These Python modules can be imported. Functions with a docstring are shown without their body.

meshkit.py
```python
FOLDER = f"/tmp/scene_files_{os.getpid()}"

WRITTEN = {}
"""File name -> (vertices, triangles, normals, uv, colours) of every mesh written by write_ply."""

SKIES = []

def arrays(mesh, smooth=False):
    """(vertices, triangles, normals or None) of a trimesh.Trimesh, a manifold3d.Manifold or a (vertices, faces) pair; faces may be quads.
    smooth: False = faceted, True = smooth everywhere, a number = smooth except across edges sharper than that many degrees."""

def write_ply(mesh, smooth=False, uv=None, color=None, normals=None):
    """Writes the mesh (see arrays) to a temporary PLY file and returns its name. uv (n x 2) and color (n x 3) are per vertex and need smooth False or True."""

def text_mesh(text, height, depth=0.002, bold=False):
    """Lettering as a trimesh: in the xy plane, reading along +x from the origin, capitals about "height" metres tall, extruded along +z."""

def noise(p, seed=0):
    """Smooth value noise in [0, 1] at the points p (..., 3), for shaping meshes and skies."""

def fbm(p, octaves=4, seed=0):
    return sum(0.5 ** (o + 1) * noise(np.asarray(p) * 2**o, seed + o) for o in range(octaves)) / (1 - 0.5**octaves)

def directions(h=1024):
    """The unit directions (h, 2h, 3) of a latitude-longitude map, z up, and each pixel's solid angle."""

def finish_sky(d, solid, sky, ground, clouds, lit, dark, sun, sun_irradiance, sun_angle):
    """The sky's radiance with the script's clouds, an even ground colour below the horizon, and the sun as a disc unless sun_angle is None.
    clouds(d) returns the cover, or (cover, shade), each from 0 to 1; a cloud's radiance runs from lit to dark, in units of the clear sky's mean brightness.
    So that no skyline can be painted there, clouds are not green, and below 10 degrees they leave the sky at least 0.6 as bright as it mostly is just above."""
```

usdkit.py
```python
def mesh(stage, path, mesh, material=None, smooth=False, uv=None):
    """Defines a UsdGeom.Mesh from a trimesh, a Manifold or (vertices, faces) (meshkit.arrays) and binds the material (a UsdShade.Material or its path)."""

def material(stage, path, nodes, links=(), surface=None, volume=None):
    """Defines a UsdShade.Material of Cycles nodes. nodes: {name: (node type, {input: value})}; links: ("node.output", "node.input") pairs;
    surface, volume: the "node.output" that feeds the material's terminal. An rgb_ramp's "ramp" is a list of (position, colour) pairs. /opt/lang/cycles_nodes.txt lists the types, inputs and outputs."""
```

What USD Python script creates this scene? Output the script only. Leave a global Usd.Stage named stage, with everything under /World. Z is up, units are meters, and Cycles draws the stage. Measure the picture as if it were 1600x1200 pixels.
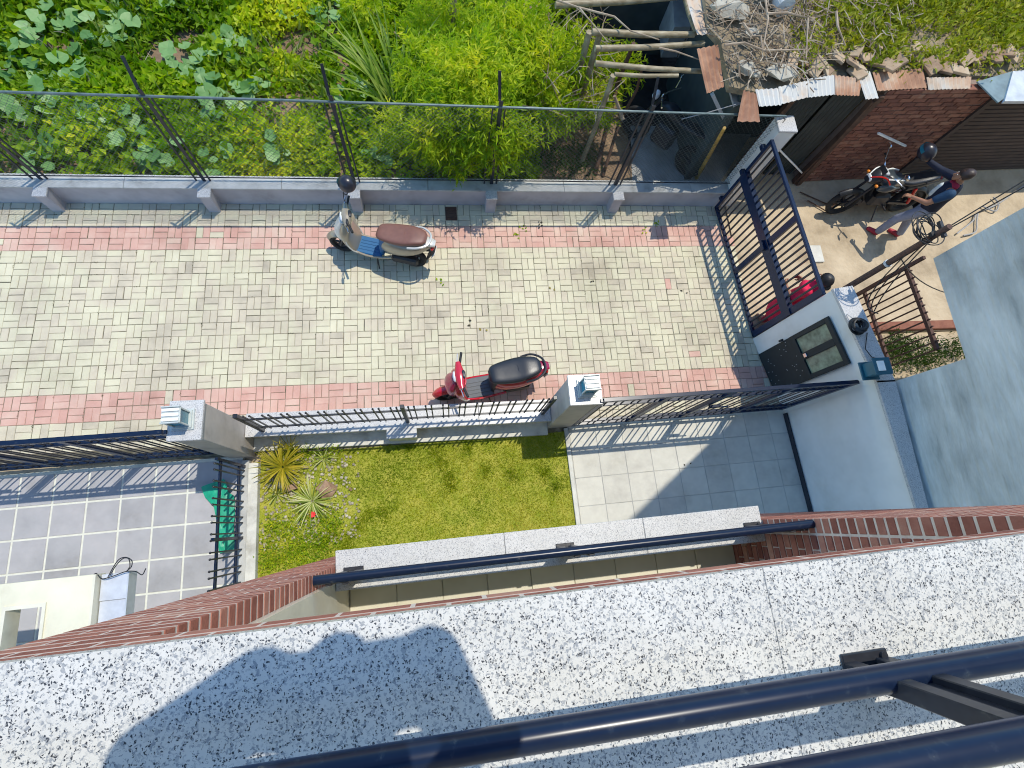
import math, numpy as np, trimesh
import manifold3d as m3
import usdkit, meshkit
from pxr import Usd, UsdGeom, UsdLux, UsdShade, Gf, Sdf, Vt

stage = Usd.Stage.CreateInMemory()
UsdGeom.Xform.Define(stage, '/World')
UsdGeom.Scope.Define(stage, '/World/Looks')
L = '/World/Looks/'
M = {}
rng = np.random.default_rng(7)

# ------------------------------------------------------------------ camera, sky, sun, exposure
CAMZ = 7.6
FPX = 790.0                                           # focal length in pixels of a 1600 px wide picture
RW = np.array([[0.99016666, -0.07602022, 0.11743472],
               [-0.04256038, -0.96337055, -0.26477499],
               [0.13326141, 0.2571733, -0.95713285]])   # rows: camera right, down, forward
cam = UsdGeom.Camera.Define(stage, '/World/camera')
cam.CreateHorizontalApertureAttr(36.0)
cam.CreateVerticalApertureAttr(27.0)
cam.CreateFocalLengthAttr(FPX / 1600 * 36.0)
cam.CreateClippingRangeAttr((0.03, 2000.0))
m = np.eye(4); m[0, :3] = RW[0]; m[1, :3] = -RW[1]; m[2, :3] = -RW[2]; m[3, :3] = (0, 0, CAMZ)
cam.AddTransformOp().Set(Gf.Matrix4d(m.tolist()))
cam.CreateExposureAttr(0.66)

SUN = np.array([0.245, 0.265, 1.0]); SUN /= np.linalg.norm(SUN)
elev, azim = math.asin(SUN[2]), math.atan2(SUN[0], SUN[1])
sun = UsdLux.DistantLight.Define(stage, '/World/sun')
sun.CreateIntensityAttr(0.62); sun.CreateAngleAttr(0.5); sun.CreateColorAttr((1.0, 0.94, 0.82))
sun.CreateNormalizeAttr(True)
sz = SUN; sx = np.cross([0, 1, 0], sz); sx /= np.linalg.norm(sx); sy = np.cross(sz, sx)
m = np.eye(4); m[0, :3] = sx; m[1, :3] = sy; m[2, :3] = sz
sun.AddTransformOp().Set(Gf.Matrix4d(m.tolist()))
dome = UsdLux.DomeLight.Define(stage, '/World/sky')
dome.GetPrim().SetCustomDataByKey('kind', 'structure')
skym = usdkit.material(stage, L + 'sky_air', {
    's': ('sky_texture', {'sky_type': 'single_scattering', 'sun_disc': False, 'sun_elevation': elev, 'sun_rotation': azim,
                          'air_density': 1.25, 'aerosol_density': 0.4, 'ozone_density': 1.0}),
    'h': ('hsv', {'saturation': 1.3}),
    'b': ('background_shader', {'strength': 0.15})}, [('s.color', 'h.color'), ('h.color', 'b.color')], surface='b.background')
UsdShade.MaterialBindingAPI.Apply(dome.GetPrim()).Bind(skym)

# ------------------------------------------------------------------ helpers
def ray(u, v):
    return RW.T @ np.array([(u - 800) / FPX, (v - 600) / FPX, 1.0])
def P(u, v, z=0.0):                                   # the point at height z that the photograph shows at pixel (u, v)
    d = ray(u, v); t = (z - CAMZ) / d[2]
    return np.array([d[0] * t, d[1] * t, z])
HA = 0.0232
HS = np.array([math.cos(HA), math.sin(HA), 0]); HT = np.array([-math.sin(HA), math.cos(HA), 0])
def hp(s, t, z=0.0):                                  # a point in the house's own directions: along the facade, outwards, up
    return HS * s + HT * t + np.array([0, 0, z])
def unit(v):
    v = np.asarray(v, float); return v / max(np.linalg.norm(v), 1e-12)

def smooth_path(pts, n=6):
    pts = np.asarray(pts, float)
    if len(pts) < 3: return pts
    q = np.vstack([2 * pts[0] - pts[1], pts, 2 * pts[-1] - pts[-2]]); out = []
    for i in range(1, len(q) - 2):
        for t in np.arange(n) / n:
            a, b, c, d = q[i - 1], q[i], q[i + 1], q[i + 2]
            out.append(0.5 * (2 * b + (c - a) * t + (2 * a - 5 * b + 4 * c - d) * t * t + (3 * b - a - 3 * c + d) * t ** 3))
    return np.array(out + [pts[-1]])
USED = {}
INV = {}
def numbered(parent, name):
    k = (parent, name); n = USED.get(k, 0); USED[k] = n + 1
    return name if n == 0 else '%s_%03d' % (name, n)
def tag(prim, label=None, cat=None, group=None, kind=None):
    for k, v in (('label', label), ('category', cat), ('group', group), ('kind', kind)):
        if v: prim.SetCustomDataByKey(k, v)
    return prim
def thing(name, label, cat, loc=(0, 0, 0), rotz=0.0, group=None, kind=None, tilt=None):
    path = '/World/' + numbered('/World', name)
    x = UsdGeom.Xform.Define(stage, path)
    c, s = math.cos(rotz), math.sin(rotz)
    R = np.array([[c, -s, 0], [s, c, 0], [0, 0, 1.0]])
    if tilt is not None: R = R @ tilt
    mm = np.eye(4); mm[:3, :3] = R.T; mm[3, :3] = loc
    x.AddTransformOp().Set(Gf.Matrix4d(mm.tolist()))
    INV[path] = (R, np.asarray(loc, float))
    return tag(x.GetPrim(), label, cat, group, kind)
def top_of(path):
    return '/'.join(str(path).split('/')[:3])

class MB:
    """collects boxes, bars, tubes ... into one mesh, with a tone per vertex"""
    def __init__(self): self.v, self.f, self.t, self.n = [], [], [], 0
    def raw(self, v, f, tone=0.5):
        v = np.asarray(v, float); f = np.asarray(f, int)
        if len(v) == 0: return self
        if f.shape[1] == 4: f = np.vstack([f[:, [0, 1, 2]], f[:, [0, 2, 3]]])
        self.v.append(v); self.f.append(f + self.n); self.n += len(v)
        self.t.append(np.broadcast_to(np.asarray(tone, float), (len(v),)).copy())
        return self
    def tm(self, t, tone=0.5): return self.raw(t.vertices, t.faces, tone)
    def box(self, c, size, ax=None, tone=0.5, ch=0.0):
        ax = np.eye(3) if ax is None else np.asarray(ax)
        h = np.asarray(size, float) / 2
        if ch <= 0:
            q = np.array([[x, y, z] for x in (-1, 1) for y in (-1, 1) for z in (-1, 1)], float) * h
            f = [[0, 1, 3, 2], [4, 6, 7, 5], [0, 4, 5, 1], [2, 3, 7, 6], [0, 2, 6, 4], [1, 5, 7, 3]]
            return self.raw(q @ ax + c, f, tone)
        ch = min(ch, h.min() * 0.9)
        q = []
        for x in (-1, 1):
            for y in (-1, 1):
                for z in (-1, 1):
                    for k in range(3):
                        p = np.array([x, y, z]) * (h - ch); p[k] = (x, y, z)[k] * h[k]; q.append(p)
        hull = trimesh.Trimesh(np.array(q)).convex_hull
        return self.raw(hull.vertices @ ax + c, hull.faces, tone)
    def ctop(self, c, size, ax=None, tone=0.5, ch=0.006):
        """a block with its four top edges chamfered: 18 triangles"""
        ax = np.eye(3) if ax is None else np.asarray(ax)
        a, b, h = np.asarray(size, float) / 2
        q = [[-a, -b, -h], [a, -b, -h], [a, b, -h], [-a, b, -h], [-a, -b, h - ch], [a, -b, h - ch], [a, b, h - ch], [-a, b, h - ch],
             [-a + ch, -b + ch, h], [a - ch, -b + ch, h], [a - ch, b - ch, h], [-a + ch, b - ch, h]]
        f = [[0, 1, 5, 4], [1, 2, 6, 5], [2, 3, 7, 6], [3, 0, 4, 7], [4, 5, 9, 8], [5, 6, 10, 9], [6, 7, 11, 10], [7, 4, 8, 11], [8, 9, 10, 11]]
        return self.raw(np.array(q) @ ax + c, f, tone)
    def bar(self, p, q, w, d=None, up=(0, 0, 1), tone=0.5, ch=0.0):
        p, q = np.asarray(p, float), np.asarray(q, float); d = w if d is None else d
        x = unit(q - p); u = np.asarray(up, float)
        if abs(x @ u) > 0.97: u = np.array([1.0, 0, 0]) if abs(x[0]) < 0.9 else np.array([0, 1.0, 0])
        y = unit(np.cross(u, x)); z = np.cross(x, y)
        return self.box((p + q) / 2, (np.linalg.norm(q - p), w, d), np.array([x, y, z]), tone, ch)
    def tube(self, pts, r, sides=8, tone=0.5, cap=True):
        pts = np.asarray(pts, float); n = len(pts); r = np.broadcast_to(np.asarray(r, float), (n,))
        tg = np.gradient(pts, axis=0); tg /= np.maximum(np.linalg.norm(tg, axis=1, keepdims=True), 1e-9)
        a = np.array([0, 0, 1.0]) if abs(tg[0][2]) < 0.9 else np.array([1.0, 0, 0])
        u = unit(np.cross(a, tg[0])); rings = []
        for i in range(n):
            u = unit(u - tg[i] * (u @ tg[i])); w = np.cross(tg[i], u)
            an = np.arange(sides) / sides * 2 * np.pi
            rings.append(pts[i] + r[i] * (np.cos(an)[:, None] * u + np.sin(an)[:, None] * w))
        v = np.vstack(rings); f = []
        for i in range(n - 1):
            for k in range(sides):
                k2 = (k + 1) % sides
                f += [[i * sides + k, i * sides + k2, (i + 1) * sides + k2], [i * sides + k, (i + 1) * sides + k2, (i + 1) * sides + k]]
        if cap:
            v = np.vstack([v, pts[:1], pts[-1:]]); a0, a1 = n * sides, n * sides + 1
            for k in range(sides):
                k2 = (k + 1) % sides
                f += [[a0, k2, k], [a1, (n - 1) * sides + k, (n - 1) * sides + k2]]
        return self.raw(v, f, tone)
    def loft(self, rings, tone=0.5, cap=True):
        rings = [np.asarray(r, float) for r in rings]; k = len(rings[0]); n = len(rings); v = np.vstack(rings); f = []
        for i in range(n - 1):
            for j in range(k):
                j2 = (j + 1) % k
                f += [[i * k + j, i * k + j2, (i + 1) * k + j2], [i * k + j, (i + 1) * k + j2, (i + 1) * k + j]]
        if cap:
            v = np.vstack([v, rings[0].mean(0)[None], rings[-1].mean(0)[None]])
            for j in range(k):
                j2 = (j + 1) % k
                f += [[n * k, j2, j], [n * k + 1, (n - 1) * k + j, (n - 1) * k + j2]]
        return self.raw(v, f, tone)
    def torus(self, c, axis, R, r, tone=0.5, n=28, k=8, flat=1.0):
        axis = unit(axis); a = unit(np.cross(axis, [0.3, 0.5, 0.81])); b = np.cross(axis, a); v = []; f = []
        for i in range(n):
            t = i / n * 2 * np.pi; e = np.cos(t) * a + np.sin(t) * b
            for j in range(k):
                q = j / k * 2 * np.pi; v.append(np.asarray(c) + e * (R + r * np.cos(q)) + axis * r * flat * np.sin(q))
        for i in range(n):
            for j in range(k):
                i2, j2 = (i + 1) % n, (j + 1) % k
                f.append([i * k + j, i2 * k + j, i2 * k + j2, i * k + j2])
        return self.raw(v, f, tone)
    def ball(self, c, r, sub=2, tone=0.5, ax=None):
        s = trimesh.creation.icosphere(sub); v = s.vertices * np.asarray(r, float)
        if ax is not None: v = v @ np.asarray(ax)
        return self.raw(v + np.asarray(c), s.faces, tone)
    def cyl(self, p, q, r, sides=20, tone=0.5):
        return self.tube([p, np.asarray(p) + (np.asarray(q) - p) * 0.5, q], r, sides, tone)

def part(parent, name, mb, mat, smooth=False, label=None, kind=None, local=False):
    ppath = str(parent.GetPath())
    path = ppath + '/' + numbered(ppath, name)
    v = np.vstack(mb.v); f = np.vstack(mb.f); t = np.concatenate(mb.t)
    if not local and top_of(ppath) in INV:
        R, loc = INV[top_of(ppath)]; v = (v - loc) @ R
    if smooth is False:
        pr = usdkit.mesh(stage, path, (v, f), M[mat])
        UsdGeom.PrimvarsAPI(pr).CreatePrimvar('tone', Sdf.ValueTypeNames.FloatArray, 'vertex').Set(Vt.FloatArray.FromNumpy(t.astype(np.float32)))
    else:
        pr = usdkit.mesh(stage, path, trimesh.Trimesh(v, f, process=False), M[mat], smooth=smooth)
    return tag(pr.GetPrim(), label, None, None, kind)
def solo(name, mb, mat, label=None, cat=None, group=None, kind=None, smooth=False):
    path = '/World/' + numbered('/World', name)
    v = np.vstack(mb.v); f = np.vstack(mb.f); t = np.concatenate(mb.t)
    if smooth is False:
        pr = usdkit.mesh(stage, path, (v, f), M[mat])
        UsdGeom.PrimvarsAPI(pr).CreatePrimvar('tone', Sdf.ValueTypeNames.FloatArray, 'vertex').Set(Vt.FloatArray.FromNumpy(t.astype(np.float32)))
    else:
        pr = usdkit.mesh(stage, path, trimesh.Trimesh(v, f, process=False), M[mat], smooth=smooth)
    return tag(pr.GetPrim(), label, cat, group, kind)

# ------------------------------------------------------------------ materials
def mat(name, ramp, scale=6.0, rough=0.6, tone=0.0, bump=0.0, bscale=60.0, metal=0.0, detail=4.0, trans=0.0, spec=0.5, stretch=(1, 1, 1), coat=0.0, stain=0.0, sscale=0.9):
    """a principled surface whose colour runs along a ramp with noise (and with the tone kept per piece)"""
    n = {'g': ('geometry', {}), 'mp': ('mapping', {'scale': stretch}),
         'n': ('noise_texture', {'scale': scale, 'detail': detail, 'roughness': 0.6}),
         'r': ('rgb_ramp', {'ramp': ramp}), 'p': ('principled_bsdf', {'roughness': rough, 'metallic': metal, 'specular_ior_level': spec, 'coat_weight': coat})}
    l = [('g.position', 'mp.vector'), ('mp.vector', 'n.vector'), ('r.color', 'p.base_color')]
    if tone > 0:
        n['a'] = ('attribute', {'attribute': 'tone'}); n['m1'] = ('math', {'math_type': 'subtract', 'value2': 0.5})
        n['m2'] = ('math', {'math_type': 'multiply_add', 'value2': tone})
        l += [('a.fac', 'm1.value1'), ('m1.value', 'm2.value1'), ('n.fac', 'm2.value3'), ('m2.value', 'r.fac')]
    else:
        l += [('n.fac', 'r.fac')]
    if stain > 0:
        k = 1 - stain
        n['sn'] = ('noise_texture', {'scale': sscale, 'detail': 9.0, 'roughness': 0.62}); n['sr'] = ('rgb_ramp', {'ramp': [(0.30, (k, k * 0.985, k * 0.95)), (0.43, (1 - stain * 0.35,) * 3), (0.56, (1, 1, 1))]})
        n['sm'] = ('mix_color', {'blend_type': 'multiply', 'fac': 1.0})
        l = [q for q in l if q[1] != 'p.base_color'] + [('g.position', 'sn.vector'), ('sn.fac', 'sr.fac'), ('r.color', 'sm.a'), ('sr.color', 'sm.b'), ('sm.result', 'p.base_color')]
    if bump > 0:
        n['bn'] = ('noise_texture', {'scale': bscale, 'detail': 3.0}); n['b'] = ('bump', {'strength': 1.0, 'distance': bump})
        l += [('mp.vector', 'bn.vector'), ('bn.fac', 'b.height'), ('b.normal', 'p.normal')]
    if trans > 0:
        n['t'] = ('translucent_bsdf', {}); n['x'] = ('mix_closure', {'fac': trans}); n['h'] = ('hsv', {'saturation': 1.15, 'value': 1.5})
        l += [('r.color', 'h.color'), ('h.color', 't.color'), ('p.BSDF', 'x.closure1'), ('t.BSDF', 'x.closure2')]
        M[name] = usdkit.material(stage, L + name, n, l, surface='x.closure')
    else:
        M[name] = usdkit.material(stage, L + name, n, l, surface='p.BSDF')

def plain(name, c, rough=0.5, metal=0.0, var=0.12, scale=14.0, bump=0.0, bscale=80.0, spec=0.5, coat=0.0):
    c = np.asarray(c, float)
    mat(name, [(0.25, tuple(c * (1 - var))), (0.75, tuple(np.minimum(c * (1 + var), 1)))], scale, rough, 0, bump, bscale, metal, spec=spec, coat=coat)

def granite(name, base, dark, grey, sc):
    n = {'g': ('geometry', {}), 'v1': ('voronoi_texture', {'scale': sc, 'feature': 'f1'}), 'v2': ('voronoi_texture', {'scale': sc * 1.25, 'feature': 'f1'}),
         'nn': ('noise_texture', {'scale': sc * 0.9, 'detail': 3.0}), 'big': ('noise_texture', {'scale': 4.5, 'detail': 7.0, 'roughness': 0.7}),
         'w': ('vector_math', {'math_type': 'multiply_add', 'vector2': (0.020, 0.020, 0.020)}),
         'c1': ('separate_color', {}), 'c2': ('separate_color', {}),
         'r1': ('rgb_ramp', {'ramp': [(0.0, (1, 1, 1)), (0.34, (1, 1, 1)), (0.38, (0, 0, 0)), (1, (0, 0, 0))]}),
         'd1': ('rgb_ramp', {'ramp': [(0.0, (1, 1, 1)), (0.34, (1, 1, 1)), (0.46, (0, 0, 0)), (1, (0, 0, 0))]}),
         'k1': ('mix_color', {'blend_type': 'multiply', 'fac': 1.0}),
         'r2': ('rgb_ramp', {'ramp': [(0.0, (1, 1, 1)), (0.12, (0.9, 0.9, 0.9)), (0.30, (0.25, 0.25, 0.25)), (0.42, (0, 0, 0)), (1, (0, 0, 0))]}),
         'x0': ('mix_color', {'a': tuple(np.minimum(np.array(base) * 1.12, 0.9)), 'b': tuple(np.array(base) * (0.80, 0.78, 0.72))}),
         'x1': ('mix_color', {'b': grey}), 'x2': ('mix_color', {'b': dark}),
         'p': ('principled_bsdf', {'roughness': 0.34, 'specular_ior_level': 0.45})}
    l = [('g.position', 'nn.vector'), ('g.position', 'big.vector'), ('nn.color', 'w.vector1'), ('g.position', 'w.vector3'), ('w.vector', 'v1.vector'), ('w.vector', 'v2.vector'),
         ('v1.color', 'c1.color'), ('v2.color', 'c2.color'), ('c1.r', 'r1.fac'), ('v1.distance', 'd1.fac'), ('r1.color', 'k1.a'), ('d1.color', 'k1.b'),
         ('c2.g', 'r2.fac'), ('big.fac', 'x0.fac'), ('x0.result', 'x1.a'), ('r2.color', 'x1.fac'), ('x1.result', 'x2.a'), ('k1.result', 'x2.fac'), ('x2.result', 'p.base_color')]
    M[name] = usdkit.material(stage, L + name, n, l, surface='p.BSDF')

granite('white_granite', (0.60, 0.585, 0.555), (0.045, 0.047, 0.052), (0.26, 0.27, 0.28), 128.0)
granite('pale_granite', (0.56, 0.55, 0.54), (0.13, 0.13, 0.14), (0.40, 0.40, 0.40), 130.0)
mat('paver_buff', [(0.0, (0.31, 0.265, 0.20)), (0.25, (0.46, 0.405, 0.30)), (0.42, (0.56, 0.49, 0.36)), (0.58, (0.59, 0.545, 0.38)), (0.8, (0.655, 0.605, 0.43)), (1.0, (0.68, 0.64, 0.52))], 2.6, 0.85, tone=0.5, detail=8, bump=0.004, bscale=90, stain=0.30)
mat('paver_pink', [(0.1, (0.42, 0.25, 0.195)), (0.35, (0.55, 0.31, 0.245)), (0.55, (0.60, 0.38, 0.30)), (0.75, (0.63, 0.46, 0.36)), (1.0, (0.66, 0.55, 0.42))], 2.6, 0.85, tone=0.5, detail=8, bump=0.004, bscale=90, stain=0.28)
mat('joint_sand', [(0.36, (0.05, 0.045, 0.025)), (0.52, (0.17, 0.15, 0.10)), (0.7, (0.32, 0.28, 0.22))], 4, 0.95, detail=6)
mat('lane_dirt', [(0.2, (0.34, 0.26, 0.17)), (0.5, (0.50, 0.40, 0.27)), (0.8, (0.58, 0.48, 0.34))], 1.6, 0.95, bump=0.02, bscale=14, detail=7, stain=0.3, sscale=0.8)
mat('soil', [(0.2, (0.10, 0.065, 0.04)), (0.5, (0.21, 0.14, 0.085)), (0.8, (0.30, 0.21, 0.13))], 3.0, 0.95, bump=0.03, bscale=16, detail=7)
mat('concrete', [(0.2, (0.36, 0.36, 0.34)), (0.8, (0.50, 0.50, 0.47))], 5, 0.85, bump=0.003, stain=0.3, sscale=2.5)
mat('pale_concrete', [(0.2, (0.52, 0.51, 0.46)), (0.8, (0.66, 0.65, 0.58))], 6, 0.85, bump=0.003, stain=0.3, sscale=3)
mat('grey_paint', [(0.3, (0.36, 0.355, 0.375)), (0.7, (0.43, 0.42, 0.44))], 3, 0.75, bump=0.001, stain=0.3, sscale=2.2)
mat('wall_paint', [(0.3, (0.68, 0.67, 0.63)), (0.7, (0.78, 0.765, 0.725))], 1.6, 0.7, bump=0.001, stain=0.16, sscale=1.3)
mat('pillar_paint', [(0.3, (0.44, 0.39, 0.345)), (0.7, (0.50, 0.445, 0.39))], 3, 0.75, bump=0.001, stain=0.2, sscale=3)
mat('beige_paint', [(0.3, (0.60, 0.56, 0.44)), (0.7, (0.68, 0.64, 0.51))], 3, 0.8, stain=0.25, sscale=2)
mat('cream_plaster', [(0.3, (0.60, 0.56, 0.41)), (0.7, (0.70, 0.66, 0.50))], 2, 0.8, bump=0.001, stain=0.2, sscale=1.5)
mat('cement_render', [(0.28, (0.26, 0.28, 0.26)), (0.40, (0.45, 0.46, 0.43)), (0.55, (0.57, 0.58, 0.54)), (0.75, (0.70, 0.70, 0.66))], 1.5, 0.9, bump=0.012, bscale=9, detail=8, stretch=(1, 0.6, 2.6), stain=0.45, sscale=0.7)
mat('brick_red', [(0.0, (0.21, 0.065, 0.045)), (0.4, (0.33, 0.115, 0.08)), (0.75, (0.42, 0.175, 0.125)), (1, (0.47, 0.25, 0.18))], 9, 0.85, tone=0.7, bump=0.003)
mat('brick_old', [(0.0, (0.13, 0.05, 0.035)), (0.4, (0.22, 0.085, 0.055)), (0.75, (0.30, 0.13, 0.08)), (1, (0.33, 0.18, 0.12))], 9, 0.9, tone=0.7, bump=0.004)
mat('mortar', [(0.3, (0.62, 0.50, 0.43)), (0.7, (0.74, 0.63, 0.55))], 18, 0.95)
mat('mortar_old', [(0.3, (0.20, 0.14, 0.11)), (0.7, (0.30, 0.22, 0.17))], 18, 0.95)
mat('porch_tile', [(0.1, (0.29, 0.29, 0.30)), (0.5, (0.36, 0.355, 0.365)), (0.9, (0.42, 0.405, 0.415))], 3, 0.55, tone=0.4, bump=0.0008, stain=0.25, sscale=1.6)
mat('grout', [(0.3, (0.55, 0.55, 0.48)), (0.7, (0.66, 0.66, 0.58))], 12, 0.9)
mat('walk_tile', [(0.1, (0.45, 0.43, 0.38)), (0.5, (0.55, 0.53, 0.46)), (0.9, (0.62, 0.60, 0.52))], 6, 0.7, tone=0.4, bump=0.002, bscale=140, stain=0.22, sscale=1.8)
mat('floor_tile', [(0.1, (0.50, 0.47, 0.36)), (0.9, (0.62, 0.58, 0.45))], 5, 0.45, tone=0.3)
mat('black_metal', [(0.3, (0.010, 0.011, 0.016)), (0.6, (0.018, 0.020, 0.027)), (0.72, (0.06, 0.058, 0.055))], 22, 0.38, spec=0.4, detail=8)
mat('navy_metal', [(0.3, (0.005, 0.012, 0.034)), (0.6, (0.007, 0.015, 0.038)), (0.68, (0.018, 0.028, 0.05)), (0.76, (0.09, 0.09, 0.09))], 20, 0.27, spec=0.3, detail=9)
mat('rust_metal', [(0.3, (0.05, 0.025, 0.018)), (0.7, (0.12, 0.06, 0.04))], 25, 0.8)
mat('wire_steel', [(0.3, (0.09, 0.11, 0.10)), (0.7, (0.17, 0.19, 0.18))], 30, 0.45, metal=0.6)
mat('rail_steel', [(0.3, (0.07, 0.11, 0.11)), (0.7, (0.16, 0.21, 0.21))], 10, 0.45, metal=0.3)
mat('galvanised', [(0.3, (0.40, 0.42, 0.43)), (0.7, (0.56, 0.58, 0.6))], 6, 0.5, metal=0.3)
mat('tin_rust', [(0.15, (0.26, 0.12, 0.06)), (0.38, (0.46, 0.25, 0.14)), (0.55, (0.55, 0.42, 0.30)), (0.75, (0.58, 0.57, 0.52))], 2.6, 0.6, tone=0.9, detail=6)
mat('tin_and_shade_dark', [(0.3, (0.02, 0.03, 0.03)), (0.7, (0.05, 0.065, 0.06))], 3, 0.6)  # dark green tin doors; also the shade painted on the lean-to walls
mat('lawn_earth', [(0.3, (0.20, 0.25, 0.012)), (0.7, (0.40, 0.37, 0.06))], 5, 0.95, bump=0.01, bscale=40)
mat('lawn_grass', [(0.0, (0.10, 0.18, 0.004)), (0.35, (0.21, 0.29, 0.006)), (0.55, (0.35, 0.38, 0.012)), (0.8, (0.50, 0.44, 0.055)), (1.0, (0.62, 0.52, 0.15))], 1.5, 0.7, tone=0.5, trans=0.3, detail=5, spec=0.1)
mat('leaf_small', [(0.0, (0.091, 0.177, 0.0081)), (0.4, (0.209, 0.338, 0.0132)), (0.7, (0.402, 0.49, 0.0182)), (1.0, (0.694, 0.641, 0.0405))], 1.1, 0.45, tone=0.7, trans=0.42, spec=0.2)
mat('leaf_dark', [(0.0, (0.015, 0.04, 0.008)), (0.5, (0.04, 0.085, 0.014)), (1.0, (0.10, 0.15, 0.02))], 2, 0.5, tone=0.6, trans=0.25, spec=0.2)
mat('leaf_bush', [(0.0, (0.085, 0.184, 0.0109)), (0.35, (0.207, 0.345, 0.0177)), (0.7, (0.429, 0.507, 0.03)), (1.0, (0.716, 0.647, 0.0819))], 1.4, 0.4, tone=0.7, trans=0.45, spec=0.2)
mat('leaf_vine', [(0.0, (0.082, 0.189, 0.046)), (0.4, (0.165, 0.316, 0.0978)), (0.7, (0.26, 0.418, 0.1552)), (1.0, (0.452, 0.543, 0.2875))], 2.0, 0.42, tone=0.6, trans=0.28, bump=0.004, bscale=30, spec=0.2)
mat('leaf_blade', [(0.0, (0.081, 0.156, 0.0146)), (0.5, (0.203, 0.299, 0.0439)), (1.0, (0.433, 0.468, 0.1365))], 2, 0.4, tone=0.7, trans=0.3, spec=0.2)
mat('leaf_gold', [(0.0, (0.16, 0.17, 0.01)), (0.5, (0.36, 0.31, 0.015)), (1.0, (0.55, 0.42, 0.04))], 3, 0.4, tone=0.7, trans=0.3)
mat('leaf_lily', [(0.0, (0.12, 0.20, 0.02)), (0.45, (0.36, 0.42, 0.08)), (1.0, (0.72, 0.70, 0.36))], 4, 0.4, tone=0.8, trans=0.25)
mat('weed', [(0.0, (0.1, 0.144, 0.0126)), (0.4, (0.237, 0.276, 0.0225)), (0.7, (0.399, 0.396, 0.045)), (1.0, (0.587, 0.492, 0.144))], 0.8, 0.6, tone=0.6, trans=0.3, spec=0.2)
mat('dry_twig', [(0.2, (0.16, 0.11, 0.07)), (0.5, (0.34, 0.26, 0.18)), (0.8, (0.52, 0.44, 0.33))], 5, 0.9, tone=0.7)
mat('bamboo', [(0.2, (0.22, 0.17, 0.09)), (0.5, (0.40, 0.34, 0.22)), (0.8, (0.55, 0.50, 0.36))], 6, 0.6, tone=0.4, stretch=(1, 4, 1))
mat('yellow_bamboo', [(0.2, (0.25, 0.14, 0.03)), (0.8, (0.55, 0.36, 0.08))], 9, 0.6)
mat('brown_wood', [(0.2, (0.05, 0.025, 0.015)), (0.8, (0.14, 0.075, 0.045))], 9, 0.8, bump=0.004)
mat('bark', [(0.2, (0.22, 0.15, 0.10)), (0.8, (0.48, 0.38, 0.28))], 12, 0.9, bump=0.01, stretch=(3, 3, 0.6))
mat('rubble_stone', [(0.2, (0.28, 0.26, 0.21)), (0.8, (0.50, 0.47, 0.38))], 6, 0.9, bump=0.01, bscale=25)
mat('garden_rock', [(0.2, (0.14, 0.085, 0.055)), (0.5, (0.30, 0.185, 0.11)), (0.8, (0.44, 0.33, 0.25))], 9, 0.8, bump=0.01, bscale=30)
mat('pebble', [(0.2, (0.22, 0.19, 0.13)), (0.8, (0.50, 0.45, 0.34))], 30, 0.9, tone=0.5)
mat('roof_tile', [(0.1, (0.22, 0.13, 0.08)), (0.5, (0.38, 0.27, 0.17)), (0.9, (0.48, 0.38, 0.26))], 7, 0.9, tone=0.6, bump=0.004)
plain('roof_dust', (0.24, 0.19, 0.12), 0.95, var=0.4, scale=5, bump=0.02, bscale=20)
plain('tarp_green', (0.01, 0.30, 0.17), 0.45, var=0.25, scale=6)
plain('rubber', (0.016, 0.016, 0.017), 0.75)
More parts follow.
